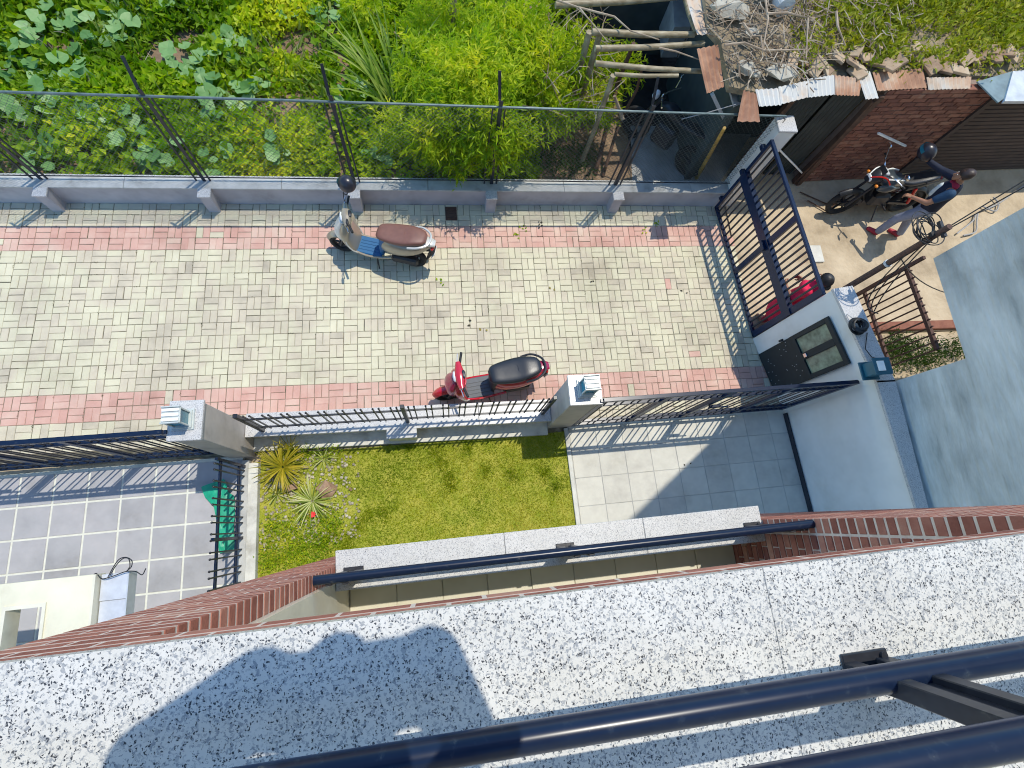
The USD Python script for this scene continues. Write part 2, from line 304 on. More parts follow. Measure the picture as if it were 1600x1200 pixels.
plain('chrome', (0.62, 0.63, 0.65), 0.15, 1.0, 0.03)
plain('dark_plastic', (0.02, 0.021, 0.024), 0.45)
plain('helmet_black', (0.018, 0.018, 0.026), 0.32)
plain('scooter_bronze', (0.33, 0.28, 0.20), 0.3, 0.25, 0.05, coat=0.6)
plain('scooter_silver', (0.60, 0.59, 0.54), 0.3, 0.2, 0.04, coat=0.5)
plain('seat_brown', (0.17, 0.075, 0.055), 0.5, bump=0.001, bscale=200)
plain('mat_blue', (0.01, 0.10, 0.24), 0.5)
plain('scooter_red', (0.48, 0.010, 0.022), 0.22, 0.0, 0.05, coat=0.8)
plain('scooter_crimson', (0.30, 0.008, 0.05), 0.22, 0.0, 0.05, coat=0.8)
plain('seat_black', (0.018, 0.02, 0.024), 0.33, bump=0.001, bscale=200)
plain('floor_rubber', (0.085, 0.095, 0.105), 0.6)
plain('lamp_red', (0.5, 0.02, 0.015), 0.2)
plain('lamp_orange', (0.7, 0.22, 0.02), 0.2)
plain('lamp_clear', (0.75, 0.77, 0.78), 0.1)
plain('plate_white', (0.75, 0.75, 0.72), 0.5)
plain('plate_yellow', (0.62, 0.62, 0.5), 0.5)
plain('lamp_frame', (0.50, 0.53, 0.50), 0.45, 0.2)
plain('lamp_glass', (0.02, 0.16, 0.21), 0.15)
plain('slot_white', (0.8, 0.8, 0.75), 0.5)
plain('door_black', (0.006, 0.012, 0.014), 0.65, var=0.4, scale=20)
plain('door_pane', (0.16, 0.21, 0.15), 0.15, var=0.7, scale=6)
plain('skin', (0.34, 0.17, 0.10), 0.5)
plain('hair_black', (0.012, 0.009, 0.008), 0.5)
plain('hair_brown', (0.035, 0.02, 0.014), 0.5)
plain('cloth_navy', (0.005, 0.010, 0.028), 0.8, bump=0.004, bscale=40)
plain('cloth_blue', (0.012, 0.05, 0.11), 0.8, bump=0.004, bscale=40)
plain('cloth_red', (0.70, 0.012, 0.07), 0.8, bump=0.006, bscale=25)
plain('cloth_white', (0.62, 0.66, 0.62), 0.8)
plain('cloth_maroon', (0.30, 0.012, 0.04), 0.8, bump=0.006, bscale=25)
plain('denim_grey', (0.27, 0.29, 0.36), 0.85, bump=0.004, bscale=40)
plain('shoe_red', (0.42, 0.03, 0.05), 0.6)
plain('cloth_dark', (0.04, 0.04, 0.05), 0.85)
plain('cable_black', (0.012, 0.012, 0.014), 0.5)
plain('cable_grey', (0.35, 0.35, 0.35), 0.5)
plain('window_void', (0.03, 0.035, 0.03), 0.6)
plain('flower_red', (0.75, 0.05, 0.05), 0.6)
plain('sheet_bluegrey', (0.50, 0.52, 0.55), 0.5, 0.1)
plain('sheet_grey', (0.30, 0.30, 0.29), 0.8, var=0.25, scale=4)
plain('tank_grey', (0.035, 0.05, 0.06), 0.25, 0.0, coat=0.5)
plain('yard_dark_shade', (0.022, 0.02, 0.02), 0.9, var=0.5, scale=3, bump=0.02, bscale=12)  # near-black soil: the shade of the yard is put into this colour
plain('phone_black', (0.02, 0.02, 0.02), 0.3)
plain('front_dark_shade', (0.055, 0.032, 0.024), 0.8, var=0.3, scale=4)  # soft shadow on the shed front, put into the colour
plain('teal_box', (0.015, 0.10, 0.14), 0.4)
plain('blue_tin', (0.16, 0.22, 0.23), 0.5, var=0.3, scale=5)
plain('dead_leaf', (0.05, 0.04, 0.02), 0.9)
mat('moss', [(0.1, (0.015, 0.022, 0.006)), (0.6, (0.05, 0.06, 0.012)), (0.9, (0.20, 0.18, 0.02))], 3, 0.95, tone=0.3)
plain('leaf_litter', (0.30, 0.24, 0.04), 0.8, var=0.4)
n = {'t': ('transparent_bsdf', {'color': (0.88, 0.93, 0.93)}), 'g': ('glossy_bsdf', {'roughness': 0.05, 'color': (0.9, 0.9, 0.9)}), 'f': ('fresnel', {'IOR': 1.5}), 'x': ('mix_closure', {})}
M['clear_pane'] = usdkit.material(stage, L + 'clear_pane', n, [('f.fac', 'x.fac'), ('t.BSDF', 'x.closure1'), ('g.BSDF', 'x.closure2')], surface='x.closure')

# ------------------------------------------------------------------ ground
g = MB().box((0, 0, -0.10), (600, 600, 0.1)); solo('ground', g, 'lane_dirt', kind='structure')
def grid_sheet(x0, x1, y0, y1, n0, n1, zf):
    xs, ys = np.linspace(x0, x1, n0), np.linspace(y0, y1, n1)
    X, Y = np.meshgrid(xs, ys, indexing='ij'); Z = zf(X, Y)
    v = np.stack([X, Y, Z], -1).reshape(-1, 3); i = np.arange(n0 * n1).reshape(n0, n1)
    f = np.stack([i[:-1, :-1], i[1:, :-1], i[1:, 1:], i[:-1, 1:]], -1).reshape(-1, 4)
    return MB().raw(v, f)
def soil_z(x, y):
    p = np.stack([x * 1.6, y * 1.6, 0 * x], -1)
    return 0.02 + 0.14 * meshkit.fbm(p, 4, 3) * np.clip((y - 5.4) / 0.6, 0, 1) * np.clip((3.2 - x) / 1.2, 0.15, 1)
solo('field_soil', grid_sheet(-16, 3.6, 5.46, 16, 140, 90, soil_z), 'soil', kind='structure')
solo('lane', grid_sheet(5.3, 16, 2.7, 6.2, 40, 20, lambda x, y: -0.03 + 0.02 * meshkit.fbm(np.stack([x, y, 0 * x], -1), 3)), 'lane_dirt', kind='structure')

# paving of the driveway: a bed and basket-weave pavers
MOD = 0.2066
pav = thing('driveway_paving', None, None, kind='structure')
part(pav, 'sand_bed', MB().box((-2.0, 3.22, -0.033), (14.2, 4.1, 0.05)), 'joint_sand')
gate_x = lambda y: 5.06 + (5.22 - y) / 2.56 * 0.21 if y > 2.66 else 5.27 + (2.66 - y) / 1.31 * 0.28
blocks = []
for r in range(19):
    yc = 5.266 - (r + 0.5) * MOD
    for c in range(-40, 27):
        xc = (c + 0.5) * MOD - 0.06
        if xc > gate_x(yc) + 0.1 or xc < -8.4: continue
        pink = r in (2, 3, 15, 16)
        vert = (r + c) % 2 == 0
        if rng.random() < 0.06: vert = not vert
        for k in (-1, 1):
            dz = rng.normal(0, 0.0012); th = rng.normal(0, 0.008)
            ca, sa = math.cos(th), math.sin(th)
            rz = np.array([[ca, sa, 0], [-sa, ca, 0], [0, 0, 1.0]])
            tx, ty = rng.normal(0, 0.006, 2)
            rz = rz @ np.array([[1, 0, tx], [0, 1, ty], [-tx, -ty, 1]])
            j = rng.normal(0, 0.0016, 2); gap = 0.0045 + abs(rng.normal(0, 0.002))
            size = (MOD / 2 - gap, MOD - gap, 0.04) if vert else (MOD - gap, MOD / 2 - gap, 0.04)
            off = (k * MOD / 4, 0) if vert else (0, k * MOD / 4)
            patch = 0.6 * (meshkit.fbm(np.array([xc * 0.6, yc * 0.9, 2.0]), 3, 5) - 0.5)
            tone = float(np.clip(0.5 + patch + rng.normal(0, 0.12), 0.02, 0.98))
            if rng.random() < 0.02 and not pink: tone = 0.06
            pk = pink if rng.random() > (0.004 if not pink else 0.02) else not pink
            blocks.append(((xc + off[0] + j[0], yc + off[1] + j[1], -0.02 + dz), size, rz, tone, pk))
dist = [np.linalg.norm(np.array(b[0]) - (0.5, 0.6, CAMZ)) for b in blocks]
order = np.argsort(dist)
rest = {True: MB(), False: MB()}
for i, k in enumerate(order):
    c, size, rz, tone, pk = blocks[k]
    if i < 300:
        part(pav, 'paver', MB().ctop(c, size, rz, tone, 0.005), 'paver_pink' if pk else 'paver_buff')
    else:
        rest[pk].ctop(c, size, rz, tone, 0.005)
part(pav, 'buff_pavers', rest[False], 'paver_buff', kind='stuff')
part(pav, 'pink_pavers', rest[True], 'paver_pink', kind='stuff')
# drain opening by the wall
dr = thing('drain_grate', 'small dark rusty drain grate at the foot of the grey boundary wall', 'drain grate', P(705, 335))
c = P(705, 334); b = MB()
part(dr, 'frame', MB().box(c + (0, 0, 0.004), (0.19, 0.26, 0.012)), 'brown_wood')
for k in range(7): part(dr, 'slat', MB().box(c + (0, -0.11 + k * 0.036, 0.012), (0.17, 0.014, 0.01)), 'rust_metal')

# ------------------------------------------------------------------ porch floors (tiles of their own)
TILE = 0.4186
def tile_floor(name, node, s0, s1, t0, t1, matname, tsize, gap, z, base):
    fl = thing(name, None, None, kind='structure')
    cs, ct = (s0 + s1) / 2, (t0 + t1) / 2
    part(fl, 'bed', MB().box(hp(cs, ct, z - 0.03), (s1 - s0, t1 - t0, 0.052), np.array([HS, HT, [0, 0, 1]])), base)
    i0, i1 = math.floor((s0 - node[0]) / tsize), math.ceil((s1 - node[0]) / tsize)
    j0, j1 = math.floor((t0 - node[1]) / tsize), math.ceil((t1 - node[1]) / tsize)
    for i in range(i0, i1):
        for j in range(j0, j1):
            a0, a1 = max(node[0] + i * tsize + gap / 2, s0), min(node[0] + (i + 1) * tsize - gap / 2, s1)
            b0, b1 = max(node[1] + j * tsize + gap / 2, t0), min(node[1] + (j + 1) * tsize - gap / 2, t1)
            if a1 - a0 < 0.03 or b1 - b0 < 0.03: continue
            part(fl, 'floor_tile', MB().ctop(hp((a0 + a1) / 2, (b0 + b1) / 2, z - 0.01 + rng.normal(0, 0.0006)), (a1 - a0, b1 - b0, 0.026), np.array([HS, HT, [0, 0, 1]]), float(rng.random()), 0.003), matname)
    return fl
tile_floor('porch_floor', (-4.387, 0.768), -8.2, -2.84, -1.5, 1.22, 'porch_tile', TILE, 0.026, 0.004, 'grout')
tile_floor('entrance_walk', (2.754, 0.472), 1.9, 5.58, -1.6, 1.36, 'walk_tile', TILE, 0.008, 0.004, 'concrete')

# ------------------------------------------------------------------ our house: brick piers, balconies
house = thing('brick_house', 'red brick house front with granite topped balconies below the viewer', 'house')
HAX = np.array([HS, HT, [0, 0, 1.0]])
CO = 0.0855
hb = []                                              # every brick of the house: centre, size, axes, tone
def bricks_face(o, along, out, length, z0, z1, blen=0.235, dep=0.11, first=None):
    along, out = np.asarray(along), np.asarray(out); nz = int(round((z1 - z0) / CO)); ax = np.array([along, out, [0, 0, 1.0]])
    for k in range(nz):
        z = z1 - (k + 0.5) * CO; x = 0.0; st = blen / 2 if k % 2 else blen
        while x < length - 0.02:
            w = min(st, length - x)
            if length - x - w < 0.03: w = length - x
            c = o + along * (x + w / 2) - out * dep / 2 + np.array([0, 0, z])
            c = c + out * abs(rng.normal(0, 0.0004))
            hb.append((c, (w - 0.012, dep, CO - 0.018), ax, float(rng.random())))
            x += w; st = blen
TF = -0.245
zt = 5.91
# left pier: face and return; right pier: face and return; beam under the top coping
bricks_face(hp(-1.44, TF), HS, HT, 0.49, zt - 0.171 - CO * 60, zt - 0.171)
bricks_face(hp(2.83, TF), HS, HT, 0.80, zt - 0.171 - CO * 60, zt - 0.171)
bricks_face(hp(-0.95, TF - 0.122), -HT, HS, 0.02, zt - 0.171 - CO * 60, zt - 0.171, dep=0.11)
bricks_face(hp(2.83, TF - 0.122), -HT, -HS, 0.95, zt - 0.171 - CO * 60, zt - 0.171)
bricks_face(hp(-1.9, TF), HS, HT, 5.9, zt - 0.171, zt)
def boxh(s0, s1, t0, t1, z0, z1): return MB().box(hp((s0 + s1) / 2, (t0 + t1) / 2, (z0 + z1) / 2), (s1 - s0, t1 - t0, z1 - z0), HAX)
d = [np.linalg.norm(b[0] - (0.7, 0.25, CAMZ)) + (100 if b[0][2] < 2.5 else 0) for b in hb]
o = np.argsort(d); st = MB()
for i, k in enumerate(o):
    c, size, ax, tone = hb[k]
    if i < 300: part(house, 'brick', MB().box(c, size, ax, tone, 0.003), 'brick_red')
    else: st.box(c, size, ax, tone)
part(house, 'further_bricks', st, 'brick_red', kind='stuff')
e = 0.009; et = 0.0007
part(house, 'mortar_core', boxh(-1.44 + e, -0.95 - e, -1.9, TF - et, -0.05, zt - 0.171), 'mortar')
part(house, 'mortar_core', boxh(2.83 + e, 3.62 - e, -1.9, TF - et, -0.05, zt - 0.171), 'mortar')
part(house, 'mortar_core', boxh(-1.9, 4.0, -0.6, TF - et, zt - 0.169, zt - 0.002), 'mortar')
part(house, 'side_wall', boxh(-0.95 - e, -0.948, -1.9, TF - 0.125, 0, zt - 0.172), 'beige_paint')
# upper ledge of granite slabs
for a, b2 in ((-2.2, 1.003), (1.0045, 3.1), (3.1015, 4.2)):
    part(house, 'granite_slab', MB().box(hp((a + b2) / 2, -0.64, 5.93), (b2 - a, 0.80, 0.04), HAX, 0.5, 0.0015), 'white_granite')
part(house, 'balcony_floor', boxh(-2.2, 4.2, -2.6, -1.04, 5.75, 5.9), 'floor_tile')
part(house, 'rear_wall', boxh(-2.2, 4.2, -2.9, -2.6, 0, 9.0), 'beige_paint')
part(house, 'rear_wall', boxh(-8.5, -1.44, -1.9, -1.5, -0.05, 2.5), 'cream_plaster')
part(house, 'ground_floor_wall', boxh(-0.9, 2.8, -1.9, -0.86, -0.05, 2.33), 'beige_paint')
# lower balcony
part(house, 'balcony_slab', boxh(-0.945, 2.82, -1.9, -0.17, 2.33, 2.50), 'beige_paint')
part(house, 'parapet_wall', boxh(-0.945, 2.82, -0.40, -0.165, 2.50, 3.06), 'beige_paint')
part(house, 'balcony_back_wall', boxh(-0.945, 2.82, -1.95, -1.86, 2.50, zt - 0.172), 'beige_paint')
for a, b2 in ((-0.943, 0.45), (0.453, 1.70), (1.703, 2.825)):
    part(house, 'coping_slab', MB().box(hp((a + b2) / 2, -0.277, 3.08), (b2 - a, 0.315, 0.04), HAX, 0.5, 0.004), 'pale_granite')
for i in range(9):
    for j in range(4):
        s0, t0 = -0.94 + i * 0.4186, -0.42 - (j + 1) * 0.36
        part(house, 'balcony_tile', MB().ctop(hp(min(s0 + 0.207, 2.70), t0 + 0.18, 2.505), (0.41, 0.352, 0.02), HAX, float(rng.random()), 0.002), 'floor_tile')
# railings
def railing(name, label, s0, s1, zb, rails, posts, tpost, d):
    r = thing(name, label, 'railing', hp(s0, tpost, zb))
    for t, z in rails:
        part(r, 'rail_pipe', MB().tube([hp(s0, t, z), hp((s0 + s1) / 2, t, z), hp(s1, t, z)], d / 2, 24), 'navy_metal', smooth=40)
    zt2 = max(z for t, z in rails)
    for s in posts:
        tt = tpost
        part(r, 'base_plate', MB().box(hp(s + 0.02, tt, zb + 0.006), (0.16, 0.085, 0.012), HAX, 0.5, 0.003).cyl(hp(s + 0.08, tt + 0.025, zb + 0.01), hp(s + 0.08, tt + 0.025, zb + 0.022), 0.011), 'black_metal')
        for q in (-0.035, 0.075):
            part(r, 'post_plate', MB().box(hp(s + q, tt - 0.005, (zb + zt2) / 2), (0.045, 0.05, zt2 - zb - 0.02), HAX, 0.5, 0.003), 'black_metal')
        part(r, 'post_web', MB().box(hp(s + 0.02, tt - 0.01, (zb + zt2) / 2), (0.07, 0.02, zt2 - zb - 0.04), HAX), 'black_metal')
    return r
railing('upper_railing', 'dark navy pipe railing on the white granite ledge nearest the viewer', -2.2, 4.0, 5.95,
        [(-0.549, 6.12), (-0.578, 6.46)], [1.26, 3.3, -1.6], -0.565, 0.076)
railing('lower_railing', 'dark navy pipe railing along the lower balcony one floor down', -0.95, 2.83, 3.1,
        [(-0.318, 3.26), (-0.283, 3.76)], [-0.82, 0.95, 2.70], -0.3, 0.066)

# ------------------------------------------------------------------ far boundary wall with its chain-link fence
bw = thing('boundary_wall', 'low grey plastered wall along the far edge of the driveway below the chain-link fence', 'wall', (0, 5.3, 0))
part(bw, 'wall_body', MB().box((-2.0, 5.36, 0.165), (14.4, 0.19, 0.43), None, 0.5, 0.004), 'grey_paint')
x = -9.2
while x < 5.2:
    w = min(2.27, 5.2 - x)
    part(bw, 'coping_stone', MB().box((x + w / 2, 5.365, 0.395), (w - 0.006, 0.235, 0.03), None, 0.5, 0.004), 'concrete'); x += 2.27
for xx in (-8.05, -5.78, -3.52, -1.29, 0.91, 3.09):
    part(bw, 'pilaster', MB().box((xx, 5.19, 0.17), (0.17, 0.16, 0.42), None, 0.5, 0.005), 'grey_paint')
    part(bw, 'pilaster_cap', MB().box((xx, 5.185, 0.394), (0.19, 0.18, 0.028), None, 0.5, 0.004), 'pale_granite')
fx = [-8.05, -5.80, -3.54, -1.30, 0.90, 3.04]
zr = 2.02; yf = 5.40
rf = thing('chain_link_fence', 'chain-link wire fence on dark posts with pale top rail above the grey wall', 'fence', (0, yf, 0.41))
part(rf, 'top_rail', MB().tube([(-9.2, yf - 0.02, zr), (-2.0, yf - 0.02, zr + 0.01), (5.13, yf - 0.02, zr)], 0.016, 8), 'rail_steel', smooth=40)
part(rf, 'bottom_wire', MB().tube([(-9.2, yf, 0.47), (5.13, yf, 0.47)], 0.009, 6), 'black_metal')
for i, xx in enumerate(fx):
    p0 = np.array([xx, yf, 0.41])
    b = MB().bar(p0, p0 + (0, 0.0, 1.72), 0.05, 0.009).bar(p0 + (0.02, -0.02, 0), p0 + (0.02, -0.02, 1.72), 0.009, 0.05)
    b.bar(p0 + (0, 0, 1.70), p0 + (-0.02, 0.16, 2.02), 0.04, 0.01)
    part(rf, 'fence_post', b, 'black_metal')
    for s in (-1, 1):
        part(rf, 'stay_rod', MB().bar(p0 + (s * 0.10, -0.01, 0), p0 + (s * 0.085, -0.01, 1.58), 0.02), 'black_metal')
wx = [-9.2] + fx + [5.13]
for a, b2 in zip(wx[:-1], wx[1:]):
    mesh = MB(); hgt = 1.5; pitch = 0.075; w = b2 - a
    for sgn in (1, -1):
        k = -hgt
        while k < w:
            xa, xb = max(k, 0.0), min(k + hgt, w)
            if xb - xa > 0.03:
                za, zb = (xa - k, xb - k)
                if sgn < 0: za, zb = hgt - za, hgt - zb
                wob = rng.normal(0, 0.004)
                pa, pb = np.array([a + xa, yf + 0.02 + wob, 0.46 + za]), np.array([a + xb, yf + 0.02 - wob, 0.46 + zb])
                u = unit(pb - pa); nn = np.array([0, 1.0, 0]); q = np.cross(u, nn); r0 = 0.0022
                tri = [pa + q * r0, pa - 0.5 * q * r0 + nn * r0, pa - 0.5 * q * r0 - nn * r0]
                mesh.raw(tri + [t + pb - pa for t in tri], [[0, 1, 4], [0, 4, 3], [1, 2, 5], [1, 5, 4], [2, 0, 3], [2, 3, 5]])
            k += pitch
    part(rf, 'wire_mesh', mesh, 'wire_steel', kind='stuff')

# ------------------------------------------------------------------ gates and their piers
def pier(name, label, x0, x1, y0, y1, h, mt, cap=0.02, cat='gate pier', group=None):
    p = thing(name, label, cat, ((x0 + x1) / 2, (y0 + y1) / 2, 0), group=group)
    part(p, 'shaft', MB().box(((x0 + x1) / 2, (y0 + y1) / 2, h / 2 - 0.06), (x1 - x0, y1 - y0, h - 0.06 + 0.1), None, 0.5, 0.006), mt)
    part(p, 'cap_stone', MB().box(((x0 + x1) / 2, (y0 + y1) / 2, h - 0.02), (x1 - x0 + 2 * cap, y1 - y0 + 2 * cap, 0.04), None, 0.5, 0.005), 'pale_granite')
    return p
fp = pier('gate_pier', 'tall pale pier with a white cap at the far end of the main gate', 5.13, 5.41, 5.28, 5.55, 1.85, 'wall_paint', 0.012)
part(fp, 'cable_scrap', MB().tube([(5.22, 5.55, 1.856), (5.25, 5.47, 1.862), (5.2, 5.42, 1.856)], 0.006, 5), 'cable_black')
def main_gate():
    A, B = np.array([5.06, 5.22, 0.02]), np.array([5.27, 2.67, 0.02]); u = unit(B - A); ln = np.linalg.norm(B - A); n = np.cross(u, [0, 0, 1])
    G = thing('main_gate', 'tall dark blue barred sliding gate across the end of the paved driveway', 'gate', A)
    q = lambda d, z, o=0: A + u * d + np.array([0, 0, z]) + n * o
    b = lambda d0, z0, d1, z1, w, t, up=n: MB().bar(q(d0, z0), q(d1, z1), t, w, up=np.cross(u, [0, 0, 1]) if abs(z1 - z0) < 0.01 else u, ch=0.003)
    H = 1.70
    def rail(d0, d1, z, hh, th): return MB().box((q(d0, z) + q(d1, z)) / 2, (d1 - d0, th, hh), np.array([u, n, [0, 0, 1]]), 0.5, 0.004)
    def stile(d, z0, z1, w, th): return MB().box((q(d, z0) + q(d, z1)) / 2, (w, th, z1 - z0), np.array([u, n, [0, 0, 1]]), 0.5, 0.004)
    part(G, 'bottom_rail', rail(0, ln, 0.04, 0.05, 0.05), 'navy_metal')
    part(G, 'top_rail', MB().box((q(0, H) + q(ln, H)) / 2, (ln, 0.055, 0.04), np.array([u, n, [0, 0, 1]]), 0.5, 0.004), 'navy_metal')
    part(G, 'middle_rail', rail(0, ln, 0.93, 0.20, 0.045), 'navy_metal')
    part(G, 'middle_rail_flange', MB().box((q(0, 1.03) + q(ln, 1.03)) / 2, (ln, 0.09, 0.012), np.array([u, n, [0, 0, 1]])), 'navy_metal')
    for d, w in ((0.03, 0.06), (ln / 2 + 0.05, 0.10), (ln - 0.05, 0.10)):
        part(G, 'stile', stile(d, 0.02, H, w, 0.05), 'navy_metal')
    part(G, 'latch', MB().box(q(ln / 2 + 0.05, 0.93, 0.05), (0.16, 0.05, 0.06), np.array([u, n, [0, 0, 1]]), 0.5, 0.005), 'navy_metal')
    for d, zz in ((0.0, 0.25), (0.0, 0.93), (0.0, 1.5)):
        part(G, 'hinge', MB().box(q(d - 0.03, zz, 0.0), (0.10, 0.07, 0.07), np.array([u, n, [0, 0, 1]]), 0.5, 0.005), 'navy_metal')
    for h0, h1 in ((0.06, ln / 2), (ln / 2 + 0.1, ln - 0.1)):
        k = 10
        for i in range(k):
            d = h0 + (i + 0.7) * (h1 - h0) / (k + 0.4)
            for z0, z1 in ((0.065, 0.83), (1.04, H - 0.02)):
                part(G, 'bar', stile(d, z0, z1, 0.03, 0.022), 'black_metal')
main_gate()
RT = math.radians(0)
def small_gate(name, label, s0, s1, leaf, nb):
    G = thing(name, label, 'gate', hp(s0, 1.285, 0)); H = 1.68; t0 = 1.285
    X = lambda s, z, o=0: hp(s, t0 + o, z)
    rl = lambda a, b2, z, h, th: MB().box((X(a, z) + X(b2, z)) / 2, (b2 - a, th, h), HAX, 0.5, 0.003)
    sl = lambda s, z0, z1, w, th: MB().box((X(s, z0) + X(s, z1)) / 2, (w, th, z1 - z0), HAX, 0.5, 0.003)
    part(G, 'top_rail', rl(s0, s1, H, 0.05, 0.05), 'navy_metal')
    for z, h in ((0.09, 0.06), (0.36, 0.045), (1.42, 0.045)):
        part(G, 'cross_rail', rl(s0, s1, z, h, 0.04), 'navy_metal')
    n = int(round((s1 - s0) / leaf)); w = (s1 - s0) / n
    for i in range(n + 1): part(G, 'stile', sl(s0 + i * w, 0.05, H, 0.075, 0.045), 'navy_metal')
    for i in range(n):
        for k in range(nb):
            s = s0 + i * w + 0.04 + (k + 0.5) / nb * (w - 0.08) + (0.012 if k % 2 else -0.012)
            part(G, 'bar', sl(s, 0.12, H - 0.03, 0.016, 0.016), 'black_metal')
    part(G, 'bolt', MB().box(X((s0 + s1) / 2 + 0.1, 0.95, -0.045), (0.16, 0.04, 0.05), HAX, 0.5, 0.004).cyl(X((s0 + s1) / 2, 0.95, -0.06), X((s0 + s1) / 2 + 0.3, 0.95, -0.06), 0.01), 'navy_metal')
small_gate('porch_gate', 'dark barred folding gate between the right lamp pillar and the window wall', 1.98, 5.50, 0.88, 7)
small_gate('porch_gate', 'dark barred gate running to the left frame edge from the left lamp pillar', -8.3, -3.06, 1.05, 10)

def lamp(name, label, cx, cy, z, rot):
    l = thing(name, label, 'lamp', (cx, cy, z), rot, group=None)
    for h0, w in ((0.0, 0.24), (0.02, 0.205)): part(l, 'base_tier', MB().box((0, 0, h0 + 0.01), (w, w, 0.02), None, 0.5, 0.003), 'lamp_frame', local=True)
    part(l, 'glass_body', MB().box((0, 0, 0.14), (0.145, 0.145, 0.21), None), 'lamp_glass', local=True)
    for sx2 in (-1, 1):
        for sy2 in (-1, 1): part(l, 'corner_post', MB().box((sx2 * 0.078, sy2 * 0.078, 0.145), (0.018, 0.018, 0.21), None, 0.5, 0.002), 'lamp_frame', local=True)
    part(l, 'top_plate', MB().box((0, 0, 0.258), (0.19, 0.19, 0.016), None, 0.5, 0.003), 'lamp_frame', local=True)
    for k in (-1, 0, 1): part(l, 'top_slot', MB().box((0, k * 0.054, 0.275), (0.17, 0.032, 0.022), None, 0.5, 0.003), 'slot_white', local=True)
    for s in (-1, 1): part(l, 'top_edge', MB().box((0, s * 0.088, 0.275), (0.19, 0.014, 0.03), None, 0.5, 0.002), 'lamp_frame', local=True)
pier('lamp_pillar', 'beige square pillar with white cap left of the lawn carrying a lantern', -3.04, -2.72, 1.13, 1.55, 1.66, 'pillar_paint', 0.02, 'pillar')
pier('lamp_pillar', 'beige square pillar with white cap right of the lawn carrying a lantern', 1.55, 1.93, 1.31, 1.66, 1.66, 'pillar_paint', 0.02, 'pillar')
lamp('pillar_lantern', 'slotted box lantern on the left pillar beside the porch gate', -2.90, 1.345, 1.66, HA)
lamp('pillar_lantern', 'slotted box lantern on the right pillar next to the red scooter', 1.76, 1.50, 1.66, HA)

# ------------------------------------------------------------------ garden wall between the pillars, with its picket railing
gw = thing('garden_wall', 'low cream wall with wide pale coping between the two lamp pillars', 'wall', (-0.6, 1.5, 0))
part(gw, 'wall_body', MB().box((-0.585, 1.50, 0.14), (4.26, 0.22, 0.46), None, 0.5, 0.004), 'beige_paint')
for k in range(4):
    w = 4.26 / 4
    part(gw, 'coping_stone', MB().box((-2.715 + w * (k + 0.5), 1.51, 0.385), (w - 0.004, 0.33, 0.035), None, 0.5, 0.004), 'pale_granite')
part(gw, 'footing', MB().box((-0.585, 1.30, 0.0), (4.26, 0.20, 0.12), None, 0.5, 0.004), 'pale_concrete')
part(gw, 'pilaster', MB().box((-0.62, 1.32, 0.16), (0.40, 0.18, 0.42), None, 0.5, 0.004), 'beige_paint')
part(gw, 'pilaster_cap', MB().box((-0.62, 1.315, 0.384), (0.42, 0.20, 0.03), None, 0.5, 0.004), 'pale_granite')
pr = thing('picket_railing', 'dark barred railing with paired bars on the low wall above the lawn', 'railing', (-0.6, 1.46, 0.4))
zl0 = 0.402; a, b2 = np.array([-2.48, 1.43, 0]), np.array([1.42, 1.47, 0])
lerp = lambda t: a + (b2 - a) * t
for z in (0.62, 1.12): part(pr, 'rail', MB().bar(lerp(0) + (0, 0, z), lerp(1) + (0, 0, z), 0.022, 0.03), 'black_metal')
for t in (0, 0.5, 1): part(pr, 'post', MB().bar(lerp(t) + (0, 0, zl0), lerp(t) + (0, 0, 1.36), 0.05, 0.05, ch=0.004), 'black_metal')
for i in range(18):
    for dd in (-0.036, 0.036):
        t = (i + 0.5) / 18
        if abs(t - 0.5) < 0.015: continue
        q = lerp(t) + (b2 - a) * dd / 3.9
        part(pr, 'bar', MB().bar(q + (0, 0, 0.52), q + (0, 0, 1.30), 0.016, 0.016).ball(q + (0, 0, 1.305), 0.014, 1), 'black_metal')

# side railing with the green sheet between garden and left porch
sr = thing('side_railing', 'short dark railing of paired bars left of the lawn in front of the green sheet', 'railing', hp(-2.80, 0.2, 0))
for z in (0.22, 0.26, 0.80, 0.84): part(sr, 'rail', MB().bar(hp(-2.80, 1.06, z), hp(-2.80, -0.75, z), 0.018, 0.018), 'navy_metal')
t = 1.0; i = 0
while t > -0.75:
    part(sr, 'bar', MB().bar(hp(-2.80, t, 0.05), hp(-2.80, t, 0.98), 0.018, 0.018).ball(hp(-2.80, t, 0.985), 0.015, 1), 'black_metal'); t -= 0.075 if i % 2 == 0 else 0.135; i += 1
for t in (1.06, 0.1): part(sr, 'post', MB().bar(hp(-2.80, t, 0), hp(-2.80, t, 0.95), 0.035, 0.035), 'navy_metal')
kb = thing('garden_kerb', 'narrow pale concrete kerb between the left railing and the planting', 'kerb', hp(-2.68, 0, 0))
part(kb, 'kerb_stone', MB().box(hp(-2.665, 0.22, 0.03), (0.13, 1.75, 0.16), HAX, 0.5, 0.006), 'pale_concrete')
part(kb, 'railing_foot', MB().box(hp(-2.79, 0.2, 0.01), (0.10, 1.9, 0.09), HAX, 0.5, 0.004), 'concrete')
kb2 = thing('lawn_edging', 'thin pale concrete edging along the right side of the lawn', 'kerb', hp(1.87, 0, 0))
part(kb2, 'edging_strip', MB().box(hp(1.87, 0.3, 0.0), (0.06, 1.9, 0.07), HAX, 0.5, 0.004), 'pale_concrete')

